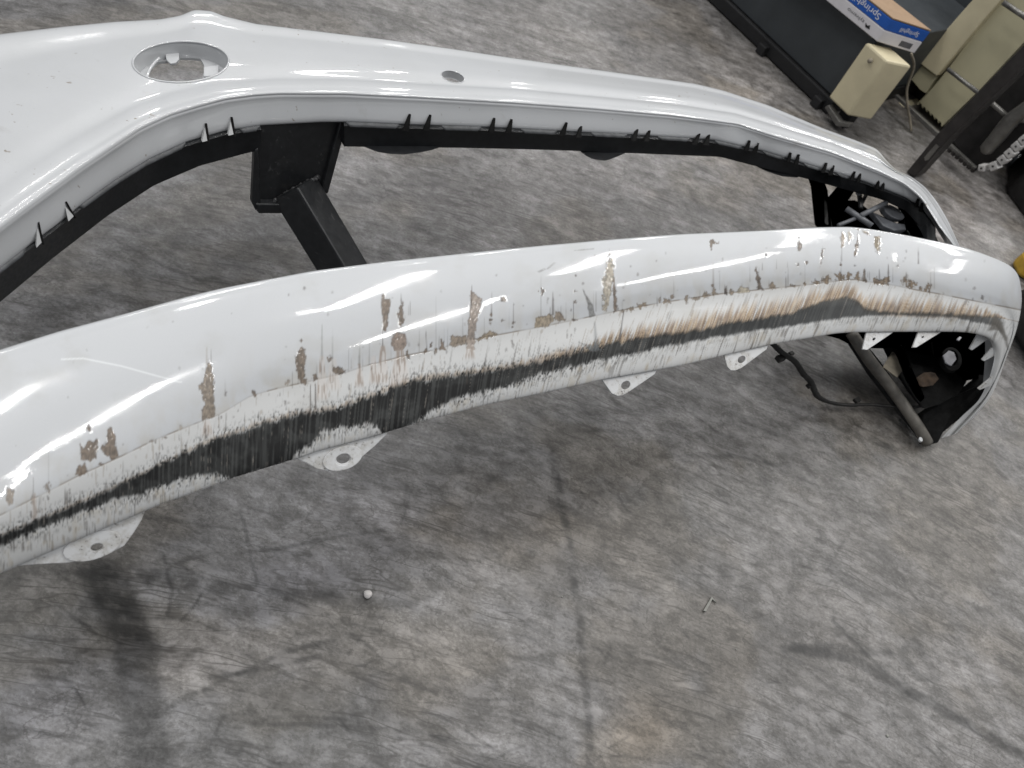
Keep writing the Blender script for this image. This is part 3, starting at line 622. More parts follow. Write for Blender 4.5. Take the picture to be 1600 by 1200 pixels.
    ell(515, 561, 4, 4.5); ell(491, 590, 4.5, 6); blob([(519, 568), (524, 574), (534, 574), (541, 578), (540, 584), (530, 586), (520, 581)], brown*.85)
    streak(562, 540, 570, 2.2, .45, lin(150, 150, 142)); fan(554, 569, 568, 604, .9); fan(576, 592, 556, 600, .8)
    blob([(595, 462), (599, 455), (603, 468), (611, 467), (609, 485), (606, 510), (603, 519), (598, 516), (597, 490)]); streak(598, 513, 548, 1.2, .75); fan(588, 608, 540, 600, .95)
    blob([(627, 467), (630, 480), (632, 500), (627, 511), (622, 505), (621, 490), (625, 480)], brown*.9); streak(627, 456, 475, .8, .7)
    blob([(613, 523), (622, 518), (634, 522), (636, 540), (630, 547), (615, 549), (611, 535)], lin(126, 112, 101)); fan(608, 642, 546, 610, .95)
    ell(637, 555, 3, 6); streak(638, 470, 492, .5, .5); streak(641, 470, 492, .5, .5)
    streak(681, 462, 548, .8, .3); streak(665, 512, 548, .9, .7, dark, 2); ell(664, 549, 3, 4); ell(674, 540, 3, 4, brown); ell(680, 548, 3, 5, tanl)
    blob([(690, 528), (694, 538), (696, 546), (686, 546)]); blob([(704, 525), (728, 525), (729, 538), (712, 543), (703, 539)], lin(126, 114, 100)); streak(699, 510, 545, .8, .5)
    blob([(736, 456), (741, 458), (752, 466), (752, 474), (749, 484), (746, 503), (742, 525), (742, 546), (728, 546), (730, 520), (733, 490)], lin(136, 125, 115)); streak(737, 445, 480, 1.0, .8); fan(726, 743, 535, 560, .9)
    blob([(744, 531), (756, 522), (766, 517), (776, 523), (760, 530), (747, 533)], lin(126, 114, 97))
    streak(768, 455, 494, 1.0, .7); ell(767, 492, 2.2, 3); ell(767, 500, 2.4, 1.8); ell(766, 506, 1.5, 2); ell(787, 468, 3.6, 4.2, brown*.9); ell(786, 501, 3, 2); streak(802, 472, 507, .9, .55); ell(802, 505, 2.4, 3); ell(801, 511, 1.6, 1.4)
    ell(847, 455, 3.2, 6.5, brown*.85); streak(845, 430, 500, .7, .5); blob([(839, 494), (862, 491), (866, 500), (858, 510), (835, 513), (836, 501)], lin(140, 128, 110)); blob([(868, 485), (878, 491), (883, 500), (873, 505), (866, 497)], tanl)
    streak(864, 455, 492, 1.6, .75); ell(855, 474, 1.8, 3, dark); streak(872, 465, 492, .6, .5); streak(876, 472, 492, .7, .6); streak(884, 466, 500, .5, .5); streak(896, 470, 502, .6, .6); ell(900, 431, 1.6, 1.6, dark); ell(898, 455, 3, 2.5, tanl); ell(898, 472, 2.5, 2.5); ell(897, 500, 4, 3)
    blob([(910, 451), (917, 462), (927, 478), (930, 493), (921, 496), (918, 476)], lin(122, 122, 120), .9, bumpy=.2, rg=1.0)
    blob([(952, 399), (958, 405), (960, 425), (957, 440), (955, 462), (950, 478), (944, 490), (943, 470), (942, 446), (945, 425), (948, 410)], lin(150, 142, 128), bumpy=1.6, rg=5)
    blob([(957, 434), (960, 438), (962, 455), (965, 486), (959, 489), (960, 470)], brown); streak(952, 388, 400, .7, .4)
    blob([(840, 424), (851, 419), (853, 421), (842, 426)], lin(170, 170, 170), .7, bumpy=.1, rg=.5); blob([(854, 420), (866, 410), (868, 411), (856, 421)], lin(176, 176, 176), .7, bumpy=.1, rg=.5)
    blob([(897, 391), (928, 388), (928, 389.4), (898, 392)], lin(120, 118, 116), .6, bumpy=0, rg=.6)
    for (cx_, cy_, a_, b_) in [(985, 483, 6, 4), (1000, 477, 5, 6), (1008, 477, 3, 4), (975, 486, 4, 2.5), (1030, 468, 3, 5), (1044, 470, 7, 5), (1050, 466, 4, 5), (1073, 468, 2.5, 6), (1085, 467, 5, 2), (1103, 461, 7, 5), (1116, 455, 4.5, 7), (1092, 465, 3, 2), (1143, 456, 6, 4.5), (1207, 447, 4, 6.5), (1238, 447, 5, 2)]:
        ell(cx_, cy_, a_, b_, lin(120, 106, 88), .85)
    streak(1027, 462, 478, 1.0, .6); streak(1053, 430, 462, .8, .35); blob([(1110, 374), (1114, 374), (1122, 380), (1115, 382), (1113, 392), (1110, 392), (1109, 382)], brown*.9); streak(1114.5, 410, 452, 1.5, .5, brown); ell(1113, 446, 2, 2)
    blob([(1134, 448), (1136, 460), (1131, 461)], dark); blob([(1155, 445), (1170, 450), (1171, 456), (1152, 458)], lin(158, 150, 134), .9)
    streak(1172, 405, 440, .8, .45); blob([(1180, 416), (1184, 424), (1185, 430), (1190, 434), (1188, 442), (1193, 450), (1193, 454), (1182, 454), (1184, 446), (1181, 434)], brown*.8); ell(1198, 399, 1.8, 3, dark)
    streak(1213, 403, 420, .6, .5); streak(1228, 432, 450, 1.4, .6); streak(1191, 410, 422, .8, .5)
    blob([(1248, 371), (1250, 378), (1254, 385), (1249, 397), (1246, 386)], brown*.85); ell(1247, 413, 2.2, 3.4, brown*.8); ell(1260, 411, 2, 3.4, brown*.8); blob([(1285, 384), (1288, 389), (1285, 402), (1282, 418), (1283, 398)], brown*.75)
    blob([(1316, 360), (1320, 368), (1319, 384), (1315, 388), (1313, 376)], tanl); blob([(1324, 358), (1330, 366), (1330, 376), (1326, 380), (1324, 370)], lin(158, 147, 128), .7); blob([(1341, 358), (1342, 375), (1340, 392), (1336, 402), (1335, 390), (1339, 372)], brown); blob([(1345, 358), (1354, 361), (1357, 366), (1350, 364)], tanl)
    streak(1315, 386, 408, .9, .5); ell(1314, 413, 2.4, 4, brown*.85); ell(1335, 415, 1.6, 2.6, dark); blob([(1368, 370), (1375, 369), (1377, 380), (1374, 392), (1369, 398), (1367, 382)], lin(122, 110, 88))
    streak(1435, 385, 412, 1.1, .8); ell(1402, 416, 1.4, 3.2, dark, .6)
    for (cx_, cy_, a_, b_) in [(1275, 441, 6.5, 3.5), (1259, 444, 2, 2.5), (1291, 436, 7, 7), (1313, 433, 8, 8), (1325, 431, 6, 5), (1339, 433, 7, 7), (1371, 439, 6, 6), (1386, 438, 7, 7), (1378, 441, 4, 4), (1415, 439, 6, 8), (1425, 445, 6, 7), (1447, 451, 5, 5), (1453, 449, 4, 7), (1438, 453, 3, 3)]:
        ell(cx_, cy_, a_, b_, lin(118, 101, 80), .9, bumpy=1.8, rg=5)
    blob([(1350, 422), (1353, 432), (1356, 441), (1347, 441)], brown*.85); streak(1388, 412, 440, 1.6, .8); streak(1374, 420, 440, 1.2, .7); streak(1416, 425, 438, .9, .6); streak(1230, 405, 418, .6, .4)
    ell(1536, 466, 2, 4, dark, .7); ell(1540, 471, 1.2, 2, dark, .6); ell(1520, 468, 1.4, 2, dark, .5); ell(1474, 459, 1.2, 2.2, dark, .4)
    streak(730, 555, 600, .8, .5); streak(485, 600, 650, 1.4, .8); streak(493, 598, 640, 1.6, .8); streak(975, 484, 530, 1.5, .8, dark*.6, -7); streak(929, 502, 545, 3.0, .5, lin(100, 104, 106), 3)
    blob([(905, 535), (925, 540), (932, 536), (940, 548), (926, 550)], lin(96, 100, 102), .7, bumpy=.3)
    # nicks on the rolled top edge and random small chips
    rng_ = np.random.RandomState(4)
    for _ in range(70):
        bx = rng_.uniform(0, 1560); by = lerp(L0(bx)+6, FL(bx)-3, rng_.uniform()**.8); r = rng_.uniform(.7, 1.7)
        ell(bx, by, r, r*rng_.uniform(1, 1.9), dark*rng_.uniform(.8, 1.8), rng_.uniform(.25, .6), bumpy=0)
    for _ in range(46):
        bx = rng_.uniform(420, 1480); y1_ = FL(bx)-rng_.uniform(0, 8); streak(bx, y1_-rng_.uniform(8, 42), y1_, rng_.uniform(.5, 1.0), rng_.uniform(.15, .5))
    for _ in range(90):
        bx = rng_.uniform(20, 900); by = rng_.uniform(0, 1)*max(T_(bx)-FL(bx)-6, 3)+FL(bx)+3
        ell(bx, by, rng_.uniform(.5, 1.1), rng_.uniform(1.5, 5), dark, rng_.uniform(.3, .75), bumpy=0)
    for sx_, n_ in ((0.0, 1),):
        lnm = np.exp(-((y-crv([(60, 563), (130, 560), (190, 572), (280, 597)])(x))/1.0)**2)*((x > 95) & (x < 285))
        put(lin(235, 238, 238), lnm*.6)
    return col, np.clip(gloss, 0, 1), dis
pc, pg, pd = paint_lip(gpx, gpy)
back = ~front
pc[:, back] = np.array([.54, .545, .55]); pg[:, back] = .6; pd[:, back] = 0
du = np.gradient(G, axis=0); dv = np.gradient(G, axis=1); nn = np.cross(du, dv); nn /= np.linalg.norm(nn, axis=-1, keepdims=True)+1e-12
to_cam = CAMP-G; sg = np.sign((nn*to_cam).sum(-1)); mid = NV//2
nn *= np.where(np.mean(sg[:, mid]) > 0, 1, -1)
lipme = mesh_np('lower_lip', G+nn*pd[..., None], grid_faces(NU, NV)[:, ::-1])
at = lipme.color_attributes.new('wear', 'FLOAT_COLOR', 'POINT')
at.data.foreach_set('color', np.concatenate([pc, pg[..., None]], -1).astype(np.float32).ravel())
lip = link('lower_lip', lipme, MAT['lip'], bumper, True)
tag(lip, 'white lower lip with black and tan scrape band and brown chips')

# ---- upper panel with the round recess and the small hole
xsP = np.concatenate([np.arange(-225, 1380, 2.2), np.arange(1380, 1530, 1.5)])
u0, u1, u2 = U0(xsP), U1(xsP), U2(xsP); hh2, hh0 = h2(xsP), h0(xsP)
endf = np.clip((1470-xsP)/90, 0.1, 1)[:, None]
p0_ = W(xsP, u0, hh0)
rl = [p0_+AWAY*.03*endf-UP*.05*endf, p0_+AWAY*.006*endf-UP*.010*endf, p0_]
for f_, e_ in ((.18, .0035), (.45, .007), (.75, .006)):
    rl.append(W(xsP, lerp(u0, u1, f_), lerp(hh0, hh2-.004, f_)+e_*endf[:, 0]))
rl.append(W(xsP, lerp(u0, u1, .94), hh2-.004))
rl.append(W(xsP, u1, hh2-.001)); rl.append(W(xsP, lerp(u1, u2, .45), hh2+.0018*endf[:, 0])); rl.append(W(xsP, lerp(u1, u2, .96), hh2+.0008*endf[:, 0])); rl.append(W(xsP, u2, hh2-.0004))
h3 = lambda x: h2(x)-np.interp(x, [-260, 420, 1130, 1400, 1465, 1540], [.044, .0405, .035, .031, .0275, .019])
rl.append(W(xsP, lerp(u2, U3(xsP), .06), lerp(hh2-.0004, h3(xsP), .045))); rl.append(W(xsP, lerp(u2, U3(xsP), .16), lerp(hh2-.0004, h3(xsP), .15)))
rl.append(W(xsP, U3(xsP), h3(xsP))); rl.append(W(xsP, U3(xsP), h3(xsP))+AWAY*.004); rl.append(W(xsP, U3(xsP), h3(xsP))+AWAY*.02+UP*.01)
Pn = spline_rows(np.stack(rl, 1), [4, 4, 8, 14, 14, 10, 5, 6, 6, 4, 3, 4, 8, 2, 2])
nuP, nvP = Pn.shape[:2]
ppx, ppy = PX(Pn)
HOLES = [(282.5, 97.0, 75.0, 32.0, -0.03), (707.5, 120.0, 18.5, 8.6, 0.27)]
kill = np.zeros((nuP, nvP), bool)
faces = grid_faces(nuP, nvP)[:, ::-1]
flat = Pn.reshape(-1, 3).copy(); fpx, fpy = ppx.ravel(), ppy.ravel()
surf = np.zeros((nuP, nvP), bool); surf[:, 8:74] = True; surf = surf.ravel()
for (cx_, cy_, a_, b_, th) in HOLES:
    ex = ((fpx-cx_)*math.cos(th)+(fpy-cy_)*math.sin(th))/a_; ey = (-(fpx-cx_)*math.sin(th)+(fpy-cy_)*math.cos(th))/b_
    rr = np.hypot(ex, ey); fc = (rr[faces].mean(1) < 1.0) & surf[faces].all(1)
    dele = faces[fc]; faces = faces[~fc]
    bd = np.intersect1d(np.unique(dele), np.unique(faces))
    k = 1/rr[bd]; qx = ex[bd]*k*a_; qy = ey[bd]*k*b_
    nxp = cx_+qx*math.cos(th)-qy*math.sin(th); nyp = cy_+qx*math.sin(th)+qy*math.cos(th)
    flat[bd] = W(nxp, nyp, flat[bd, 2])
    fpx[bd] = nxp; fpy[bd] = nyp
used = np.unique(faces); remap = np.full(len(flat), -1); remap[used] = np.arange(len(used))
panel = link('upper_panel', mesh_np('upper_panel', flat[used], remap[faces]), MAT['paint'], bumper, True)
tag(panel, 'smooth white nose panel with a round recess and a small oval hole')
def panel_h(px, py):
    m = surf
    i = np.argmin((fpx[m]-px)**2+(fpy[m]-py)**2); return flat[m][i, 2]
def hole_loop(hl, k=1.0, n=144):
    cx_, cy_, a_, b_, th = hl; out = []
    for q in np.linspace(0, 2*math.pi, n, endpoint=False):
        ex, ey = a_*k*math.cos(q), b_*k*math.sin(q)
        out.append((cx_+ex*math.cos(th)-ey*math.sin(th), cy_+ex*math.sin(th)+ey*math.cos(th)))
    return np.array(out)
def recess(hl, depth, rim_r, opening, name, floor_mat_, mat):
    lp = hole_loop(hl); hs = np.array([panel_h(a, b) for a, b in lp])
    k = np.exp(-0.5*(np.arange(-6, 7)/2.5)**2); k /= k.sum(); hs = np.convolve(np.concatenate([hs[-6:], hs, hs[:6]]), k, 'valid')
    top = W(lp[:, 0], lp[:, 1], hs); n = len(top)
    path = np.concatenate([top, top[:2]]);
    rim = link('recess_rim', tube_mesh('recess_rim', path, rim_r, 8, False), mat, panel)
    cen = top.mean(0)
    r1 = cen+(top-cen)*1.0; r2 = cen+(top-cen)*.97-UP*depth*.3; r3 = cen+(top-cen)*.93-UP*depth
    rows = [r1, r2, r3]
    fl_c = cen-UP*depth
    if opening is not None:
        op = np.array(opening, float); an = np.arctan2(op[:, 1]-108, op[:, 0]-283); rd = np.hypot(op[:, 1]-108, op[:, 0]-283)
        o_ = np.argsort(an); an, rd = an[o_], rd[o_]
        c3x, c3y = PX(r3); a3 = np.arctan2(c3y-108, c3x-283)
        rad = np.interp(a3, np.concatenate([an-2*math.pi, an, an+2*math.pi]), np.tile(rd, 3))
        rmax = np.hypot(c3x-283, c3y-108)*.98; rad = np.minimum(rad, rmax)
        inner = W(283+np.cos(a3)*rad, 108+np.sin(a3)*rad, fl_c[2]-.002)
        rows += [inner, inner-UP*.004]
    else:
        rows += [cen+(top-cen)*.80-UP*depth*1.0]
    V = np.stack(rows, 1); V = np.concatenate([V, V[:1]])
    cup = link(name, mesh_np(name, V, grid_faces(len(V), V.shape[1])), mat, panel)
    cup.data.shade_smooth(); m = cup.modifiers.new('edge', 'EDGE_SPLIT'); m.split_angle = math.radians(40)
    return cup
cup = recess(HOLES[0], .024, .0016, [(222, 126), (226, 122), (236, 106), (246, 97), (257, 91), (259, 92), (262, 96), (269, 98), (276, 97), (280, 92), (283, 87), (294, 86), (313, 92), (319, 103), (317, 117), (316, 128), (300, 135), (280, 138), (250, 136)], 'recess_cup', None, MAT['paint'])
recess(HOLES[1], .012, .0009, None, 'hole_sleeve', None, MAT['paint'])
# raised rib and block on the recess floor
hz = float(cup.data.vertices[2].co.z)
link('recess_rib', tube_mesh('recess_rib', smooth_path([W(229, 122, hz+.004), W(234, 109, hz+.004), W(241, 99, hz+.005), W(249, 91, hz+.007)]), .0022, 8), MAT['paint'], panel)
prism('recess_block', [(318, 104), (342, 101), (341, 118), (318, 119)], hz+.006, -UP*.012, MAT['paint'], panel, .0012)
prism('recess_tongue', [(258, 84), (280, 82), (280, 92), (274, 98), (266, 99), (260, 93)], hz+.0005, -UP*.004, MAT['paint'], panel, .001)

# ---- clip slots cut in the flange
fl_rows = slice(nvP-16, nvP-4)
flp = Pn[:, fl_rows].reshape(-1, 3); flx, fly = ppx[:, fl_rows].ravel(), ppy[:, fl_rows].ravel()
def flange_pt(px, py, off=.0016):
    i_ = np.argmin((flx-px)**2+(fly-py)**2); p = W(px, py, flp[i_, 2]); return p+(CAMP-p)/np.linalg.norm(CAMP-p)*off
SL = [((60, 348), (66, 378), 5.5, 2), ((103, 316), (116, 337), 6, 2), ((322, 194), (325, 219), 5, 2), ((362, 184), (366, 209), 6, 2),
      ((641, 179), (637, 200), 8, 0), ((673, 180), (669, 200), 7.5, 0), ((773, 185), (770, 203), 6.5, 0), ((800, 187), (797, 204), 6.5, 0),
      ((886, 192), (881, 208), 6, 0), ((909, 194), (906, 211), 5, 0), ((997, 200), (992, 216), 5, 0), ((1016, 201), (1012, 217), 5, 0),
      ((1094, 208), (1087, 222), 5, 0), ((1109, 209), (1105, 223), 5, 0), ((1172, 220), (1168, 231), 4, 0), ((1185, 224), (1181, 235), 4, 0),
      ((1236, 239), (1233, 249), 3.2, 0), ((1249, 242), (1245, 253), 3.2, 0), ((1292, 255), (1287, 266), 2.8, 0), ((1303, 259), (1299, 270), 2.8, 0),
      ((1336, 268), (1332, 278), 2.4, 0), ((1345, 271), (1342, 281), 2.4, 0), ((1374, 282), (1371, 291), 2.2, 0), ((1382, 285), (1379, 295), 2.2, 0),
      ((1436, 311), (1432, 320), 2, 0), ((1442, 318), (1439, 327), 2, 0)]
for (tx, ty), (bx, by), wd, typ in SL:
    by += 4
    if typ == 0:
        pts = [flange_pt(tx-1.0, ty), flange_pt(tx+1.3, ty), flange_pt(bx+2.2, by), flange_pt(bx-wd*1.0, by)]
    else:
        pts = [flange_pt(tx-1.2, ty), flange_pt(tx+1.8, ty-.5), flange_pt(bx+3.0, by), flange_pt(bx-.5, by)]
        fin = [flange_pt(tx-1.5, ty+6, .004), flange_pt(bx-1, by-3, .007), flange_pt(bx-9, by+5 if tx < 200 else by-1, .007)]
        link('clip_fin', prism_mesh('clip_fin', fin, AWAY*.005, 0), MAT['fin'], bumper)
    link('clip_slot', prism_mesh('clip_slot', pts, AWAY*.003-UP*.001, 0), MAT['liner'], bumper)

# ---- black grille frame under the flange, in two lengths
def frame(x0, x1, name):
    xs_ = np.arange(x0, x1+.1, 2.0); a = U3(xs_); b = U4(xs_); hh = h3(xs_)
    led = np.interp(xs_, [0, 420, 1130, 1440], [11, 9, 6, 4])
    back_ = W(xs_, a-1.0, hh+.002)+AWAY*.004
    e0 = W(xs_, a+led*.8, hh+.001); e1 = W(xs_, a+led, hh-.0015)
    bt_ = W(xs_, b, hh-np.interp(xs_, [0, 420, 1130, 1440], [.044, .036, .028, .026])); bb_ = bt_+AWAY*.022
    tb = back_+AWAY*.022
    V = np.stack([tb, back_, e0, e1, bt_-UP*0, bb_], 1); n_ = V.shape[1]
    me = mesh_np(name, V, grid_faces(len(xs_), n_, True))
    bm = bmesh.new(); bm.from_mesh(me); bm.verts.ensure_lookup_table(); L_ = (len(xs_)-1)*n_
    bm.faces.new([bm.verts[i] for i in range(n_)]); bm.faces.new([bm.verts[L_+i] for i in range(n_)][::-1])
    bmesh.ops.recalc_face_normals(bm, faces=bm.faces); bm.to_mesh(me); bm.free()
    o = link(name, me, MAT['black_plastic'], bumper, True)
    m = o.modifiers.new('edge', 'EDGE_SPLIT'); m.split_angle = math.radians(35)
    return o
MAT['ledge'] = simple('dark grey ledge plastic', (0.055, 0.058, 0.062), 0.45, 0, 0.5, 60)  # ledge strips, paler than the frame's black
def ledge(x0, x1, par):
    xs_ = np.arange(x0, x1+.1, 2.0); a = U3(xs_); hh = h3(xs_); led = np.interp(xs_, [0, 420, 1130, 1440], [11, 9, 6, 4])
    en = np.clip(np.minimum(xs_-x0, x1-xs_)/6.0, 0, 1)
    p1 = W(xs_, a-.5, hh+.003); p2 = W(xs_, a+led*(.25+.6*en), hh+.0022); p3 = W(xs_, a+led*(.3+.66*en), hh-.0008)-AWAY*.0006
    link('frame_ledge', mesh_np('frame_ledge', np.stack([p1, p2, p3], 1), grid_faces(len(xs_), 3)), MAT['ledge'], par)
fr1 = frame(-224, 408, 'grille_frame'); fr2 = frame(538, 1462, 'grille_frame')
for a_, b_ in ((-200, 42), (124, 290), (374, 406)): ledge(a_, b_, fr1)
for a_, b_ in ((541, 624), (690, 752), (814, 870), (924, 980), (1028, 1078), (1117, 1160), (1192, 1226), (1256, 1284), (1308, 1328)): ledge(a_, b_, fr2)
for pg_ in ([(558, 226), (572, 231), (590, 238), (610, 241), (632, 242), (655, 239), (675, 235), (692, 229), (692, 224), (558, 222)],
            [(905, 234), (914, 243), (925, 249), (945, 252), (953, 250), (966, 245), (982, 238), (982, 232), (905, 230)],
            [(1170, 254), (1185, 262), (1200, 269), (1222, 276), (1245, 278), (1256, 275), (1256, 268), (1170, 246)]):
    prism('frame_bulge', pg_, float(h3(pg_[0][0]))-.033, AWAY*.02-UP*.004, MAT['black_plastic'], fr2, .002)

# ---- tabs with holes along the lip's lower edge, and the pointed ones at the corner
def holed(name, outer, hole, mat, parent, hfun, thick=.003):
    bm = bmesh.new(); ed = []
    for lp in ([outer, hole] if hole is not None else [outer]):
        vs = [bm.verts.new(Vector(W(x, y, hfun(x, y)))) for x, y in lp]
        ed += [bm.edges.new((vs[i], vs[(i+1) % len(vs)])) for i in range(len(vs))]
    bmesh.ops.triangle_fill(bm, edges=ed, use_beauty=True)
    bmesh.ops.recalc_face_normals(bm, faces=bm.faces)
    me = bpy.data.meshes.new(name); bm.to_mesh(me); bm.free()
    o = link(name, me, mat, parent); m = o.modifiers.new('thickness', 'SOLIDIFY'); m.thickness = thick; m.offset = 0
    b_ = o.modifiers.new('soft', 'BEVEL'); b_.width = .0008; b_.segments = 2; b_.limit_method = 'ANGLE'
    return o
def el(cx_, cy_, rx, ry, tilt=0, n=24):
    th = np.linspace(0, 2*math.pi, n, endpoint=False); c_, s_ = math.cos(math.radians(tilt)), math.sin(math.radians(tilt))
    return [(cx_+rx*math.cos(a)*c_-ry*math.sin(a)*s_, cy_+rx*math.cos(a)*s_+ry*math.sin(a)*c_) for a in th]
def tab_h(x, y):
    return float(hB(x))-.0015-(y-float(B0(x)))*.00042
TABS = [([(20, 884), (120, 838), (228, 794), (221, 812), (208, 833), (194, 852), (175, 862), (140, 874), (103, 879), (60, 881)], el(151, 855, 9.5, 5.5, -12), (144, 853, 47, 21, -16)),
        ([(455, 713), (530, 690), (609, 669), (603, 679), (587, 695), (566, 713), (544, 729), (512, 736), (494, 732), (476, 722)], el(536, 716, 11, 8, -15), (535, 716, 32, 18.5, -18)),
        ([(936, 588), (985, 578), (1030, 571), (1022, 585), (981, 613), (972, 618), (964, 619), (955, 615)], el(977, 602, 7.5, 6, -30), None),
        ([(1129, 550), (1165, 541), (1201, 534), (1197, 546), (1158, 575), (1149, 579), (1141, 579), (1136, 574)], el(1158, 562, 6.5, 5, -35), None),
        ([(1354, 515), (1396, 515), (1394, 520), (1354, 547), (1347, 546)], el(1365, 530, 3.0, 1.8, -35, 12), None),
        ([(1436, 514), (1471, 515), (1468, 520), (1431, 543), (1425, 543)], el(1441, 527, 2.4, 1.4, -35, 12), None)]
for outer, hole, wsh in TABS:
    tb = holed('mounting_tab', outer, hole, MAT['tab'], bumper, tab_h)
    if wsh:
        cx_, cy_, rx, ry, tl = wsh
        hc = el(cx_+ (7 if rx > 40 else 1), cy_+2, 10.5 if rx > 40 else 12, 6.5 if rx > 40 else 9, tl)
        ws = holed('washer', el(cx_, cy_, rx, ry, tl, 36), hc, MAT['tab'], tb, lambda x, y: tab_h(x, y)+.0022, .0022)
def corner_h(x, y): return float(np.interp(y, [520, 545, 560, 590, 610], [.246, .217, .198, .165, .14]))
for tri in ([(1527, 522), (1546, 527), (1518, 547), (1514, 545)], [(1553, 539), (1557, 553), (1537, 564), (1533, 562)], [(1551, 587), (1547, 602), (1530, 609), (1527, 607)]):
    holed('mounting_tab', tri, None, MAT['tab'], bumper, corner_h)

# ---- inside of the far corner: liner, brackets, sensor
INB = np.array([-.35, .35, -.1])
prism('liner_panel', [(1285, 523), (1330, 514), (1420, 505), (1545, 505), (1556, 540), (1552, 588), (1506, 596), (1470, 560), (1400, 545), (1340, 545), (1310, 530)], .10, AWAY*.03, MAT['liner'], bumper, .003)  # liner wall; its black also stands in for shade beneath the lip
prism('liner_panel', [(1444, 648), (1470, 630), (1499, 619), (1540, 586), (1552, 600), (1545, 615), (1523, 636), (1474, 676), (1466, 692), (1447, 697), (1438, 668)], [.05, .06, .07, .11, .115, .11, .085, .035, .02, .015, .03], AWAY*.01-UP*.01, MAT['liner'], bumper, .002)
prism('inner_bracket', [(1385, 545), (1450, 545), (1500, 580), (1512, 596), (1500, 616), (1470, 632), (1445, 640), (1425, 615), (1405, 585)], .075, AWAY*.01-UP*.006, MAT['liner'], bumper, .003)
prism('inner_bracket', [(1400, 546), (1414, 545), (1428, 580), (1446, 622), (1438, 630), (1420, 600)], .10, AWAY*.012, MAT['black_plastic'], bumper, .003)
prism('board_scrap', [(1382, 575), (1397, 550), (1418, 571), (1402, 590)], .085, AWAY*.004-UP*.003, MAT['tan'], bumper, .001)
prism('dirt_patch', [(1438, 592), (1450, 584), (1462, 583), (1468, 592), (1458, 603), (1442, 605)], .088, AWAY*.008-UP*.006, MAT['rust'], bumper, .002)
rg = empty('sensor_seat', W(1483, 561, .12)); rg.parent = bumper
del_ring = holed('sensor_ring', el(1485, 563, 15, 19, -20), el(1484, 561, 10.5, 12.5, -15), MAT['liner'], bumper, lambda x, y: .125, .01)
holed('sensor_face', [(1473, 556), (1482, 548), (1490, 551), (1494, 562), (1486, 572), (1477, 567)], None, MAT['sensor_white'], del_ring, lambda x, y: .132, .003)
bpy.data.objects.remove(rg)
prism('sensor_bracket', [(1460, 540), (1470, 536), (1478, 540), (1470, 548), (1474, 556), (1464, 560)], .13, AWAY*.01, MAT['dusty_black'], bumper, .001)
holed('sensor_face', [(1494, 531), (1499, 526), (1502, 528), (1498, 533)], None, MAT['sensor_white'], bumper, lambda x, y: .14, .003)
link('lower_bar', tube_mesh('lower_bar', smooth_path([W(1330, 520, .12), W(1355, 558, .10), W(1395, 610, .065), W(1440, 676, .03), W(1449, 692, .016)]), .0115, 14), MAT['bar_grey'], bumper)
prism('bar_shade_side', [(1318, 520), (1340, 520), (1380, 570), (1440, 660), (1436, 680), (1410, 650), (1360, 585)], [.10, .11, .085, .035, .02, .03, .06], AWAY*.004-UP*.006, MAT['dusty_black'], bumper, .001)  # dark strip stands in for the bar's shaded side
holed('bar_cap', el(1438, 687, 2.4, 3.8, -30), None, MAT['white_plastic'], bumper, lambda x, y: .03, .004)

# ---- lamp bracket seen through the far end of the opening
prism('lamp_bracket', [(1268, 278), (1290, 283), (1296, 300), (1299, 322), (1302, 362), (1281, 362), (1276, 324), (1274, 302)], .24, AWAY*.02, MAT['dusty_black'], bumper, .004)
prism('lamp_bracket', [(1322, 294), (1338, 296), (1329, 312), (1314, 328), (1301, 346), (1299, 321)], .225, AWAY*.02, MAT['black_plastic'], bumper, .003)
prism('lamp_bracket', [(1300, 330), (1320, 322), (1346, 322), (1372, 340), (1400, 352), (1424, 366), (1424, 380), (1300, 372)], .215, AWAY*.02, MAT['black_plastic'], bumper, .003)
prism('lamp_bracket', [(1408, 317), (1425, 322), (1440, 337), (1455, 356), (1474, 392), (1412, 380), (1414, 340)], .20, AWAY*.02, MAT['black_plastic'], bumper, .003)
for (a, b, r_, ha) in [((1345, 337), (1384, 317), .0055, .25), ((1322, 326), (1362, 353), .006, .245), ((1342, 298), (1345, 326), .005, .235), ((1310, 352), (1340, 340), .004, .24), ((1356, 300), (1343, 324), .004, .235)]:
    link('strut', tube_mesh('strut', [W(*a, ha), lerp(W(*a, ha), W(*b, ha), .5), W(*b, ha)], r_, 10), MAT['grey_plastic'] if ha >= .24 else MAT['black_plastic'], bumper)
prism('lamp_socket', el(1397, 331, 19, 8, 32, 20), .235, -UP*.012+AWAY*.004, MAT['grey_plastic'], bumper, .002)
prism('lamp_socket', [(1362, 330), (1385, 342), (1400, 348), (1414, 350), (1416, 358), (1398, 360), (1380, 352)], .23, -UP*.012, MAT['grey_plastic'], bumper, .002)
holed('lamp_socket', el(1341, 302, 4, 3, 20, 12), None, MAT['sensor_white'], bumper, lambda x, y: .245, .003)
adopt(bumper)
for o in list(COL.objects):
    if o.parent and o.parent.parent == bumper: pass

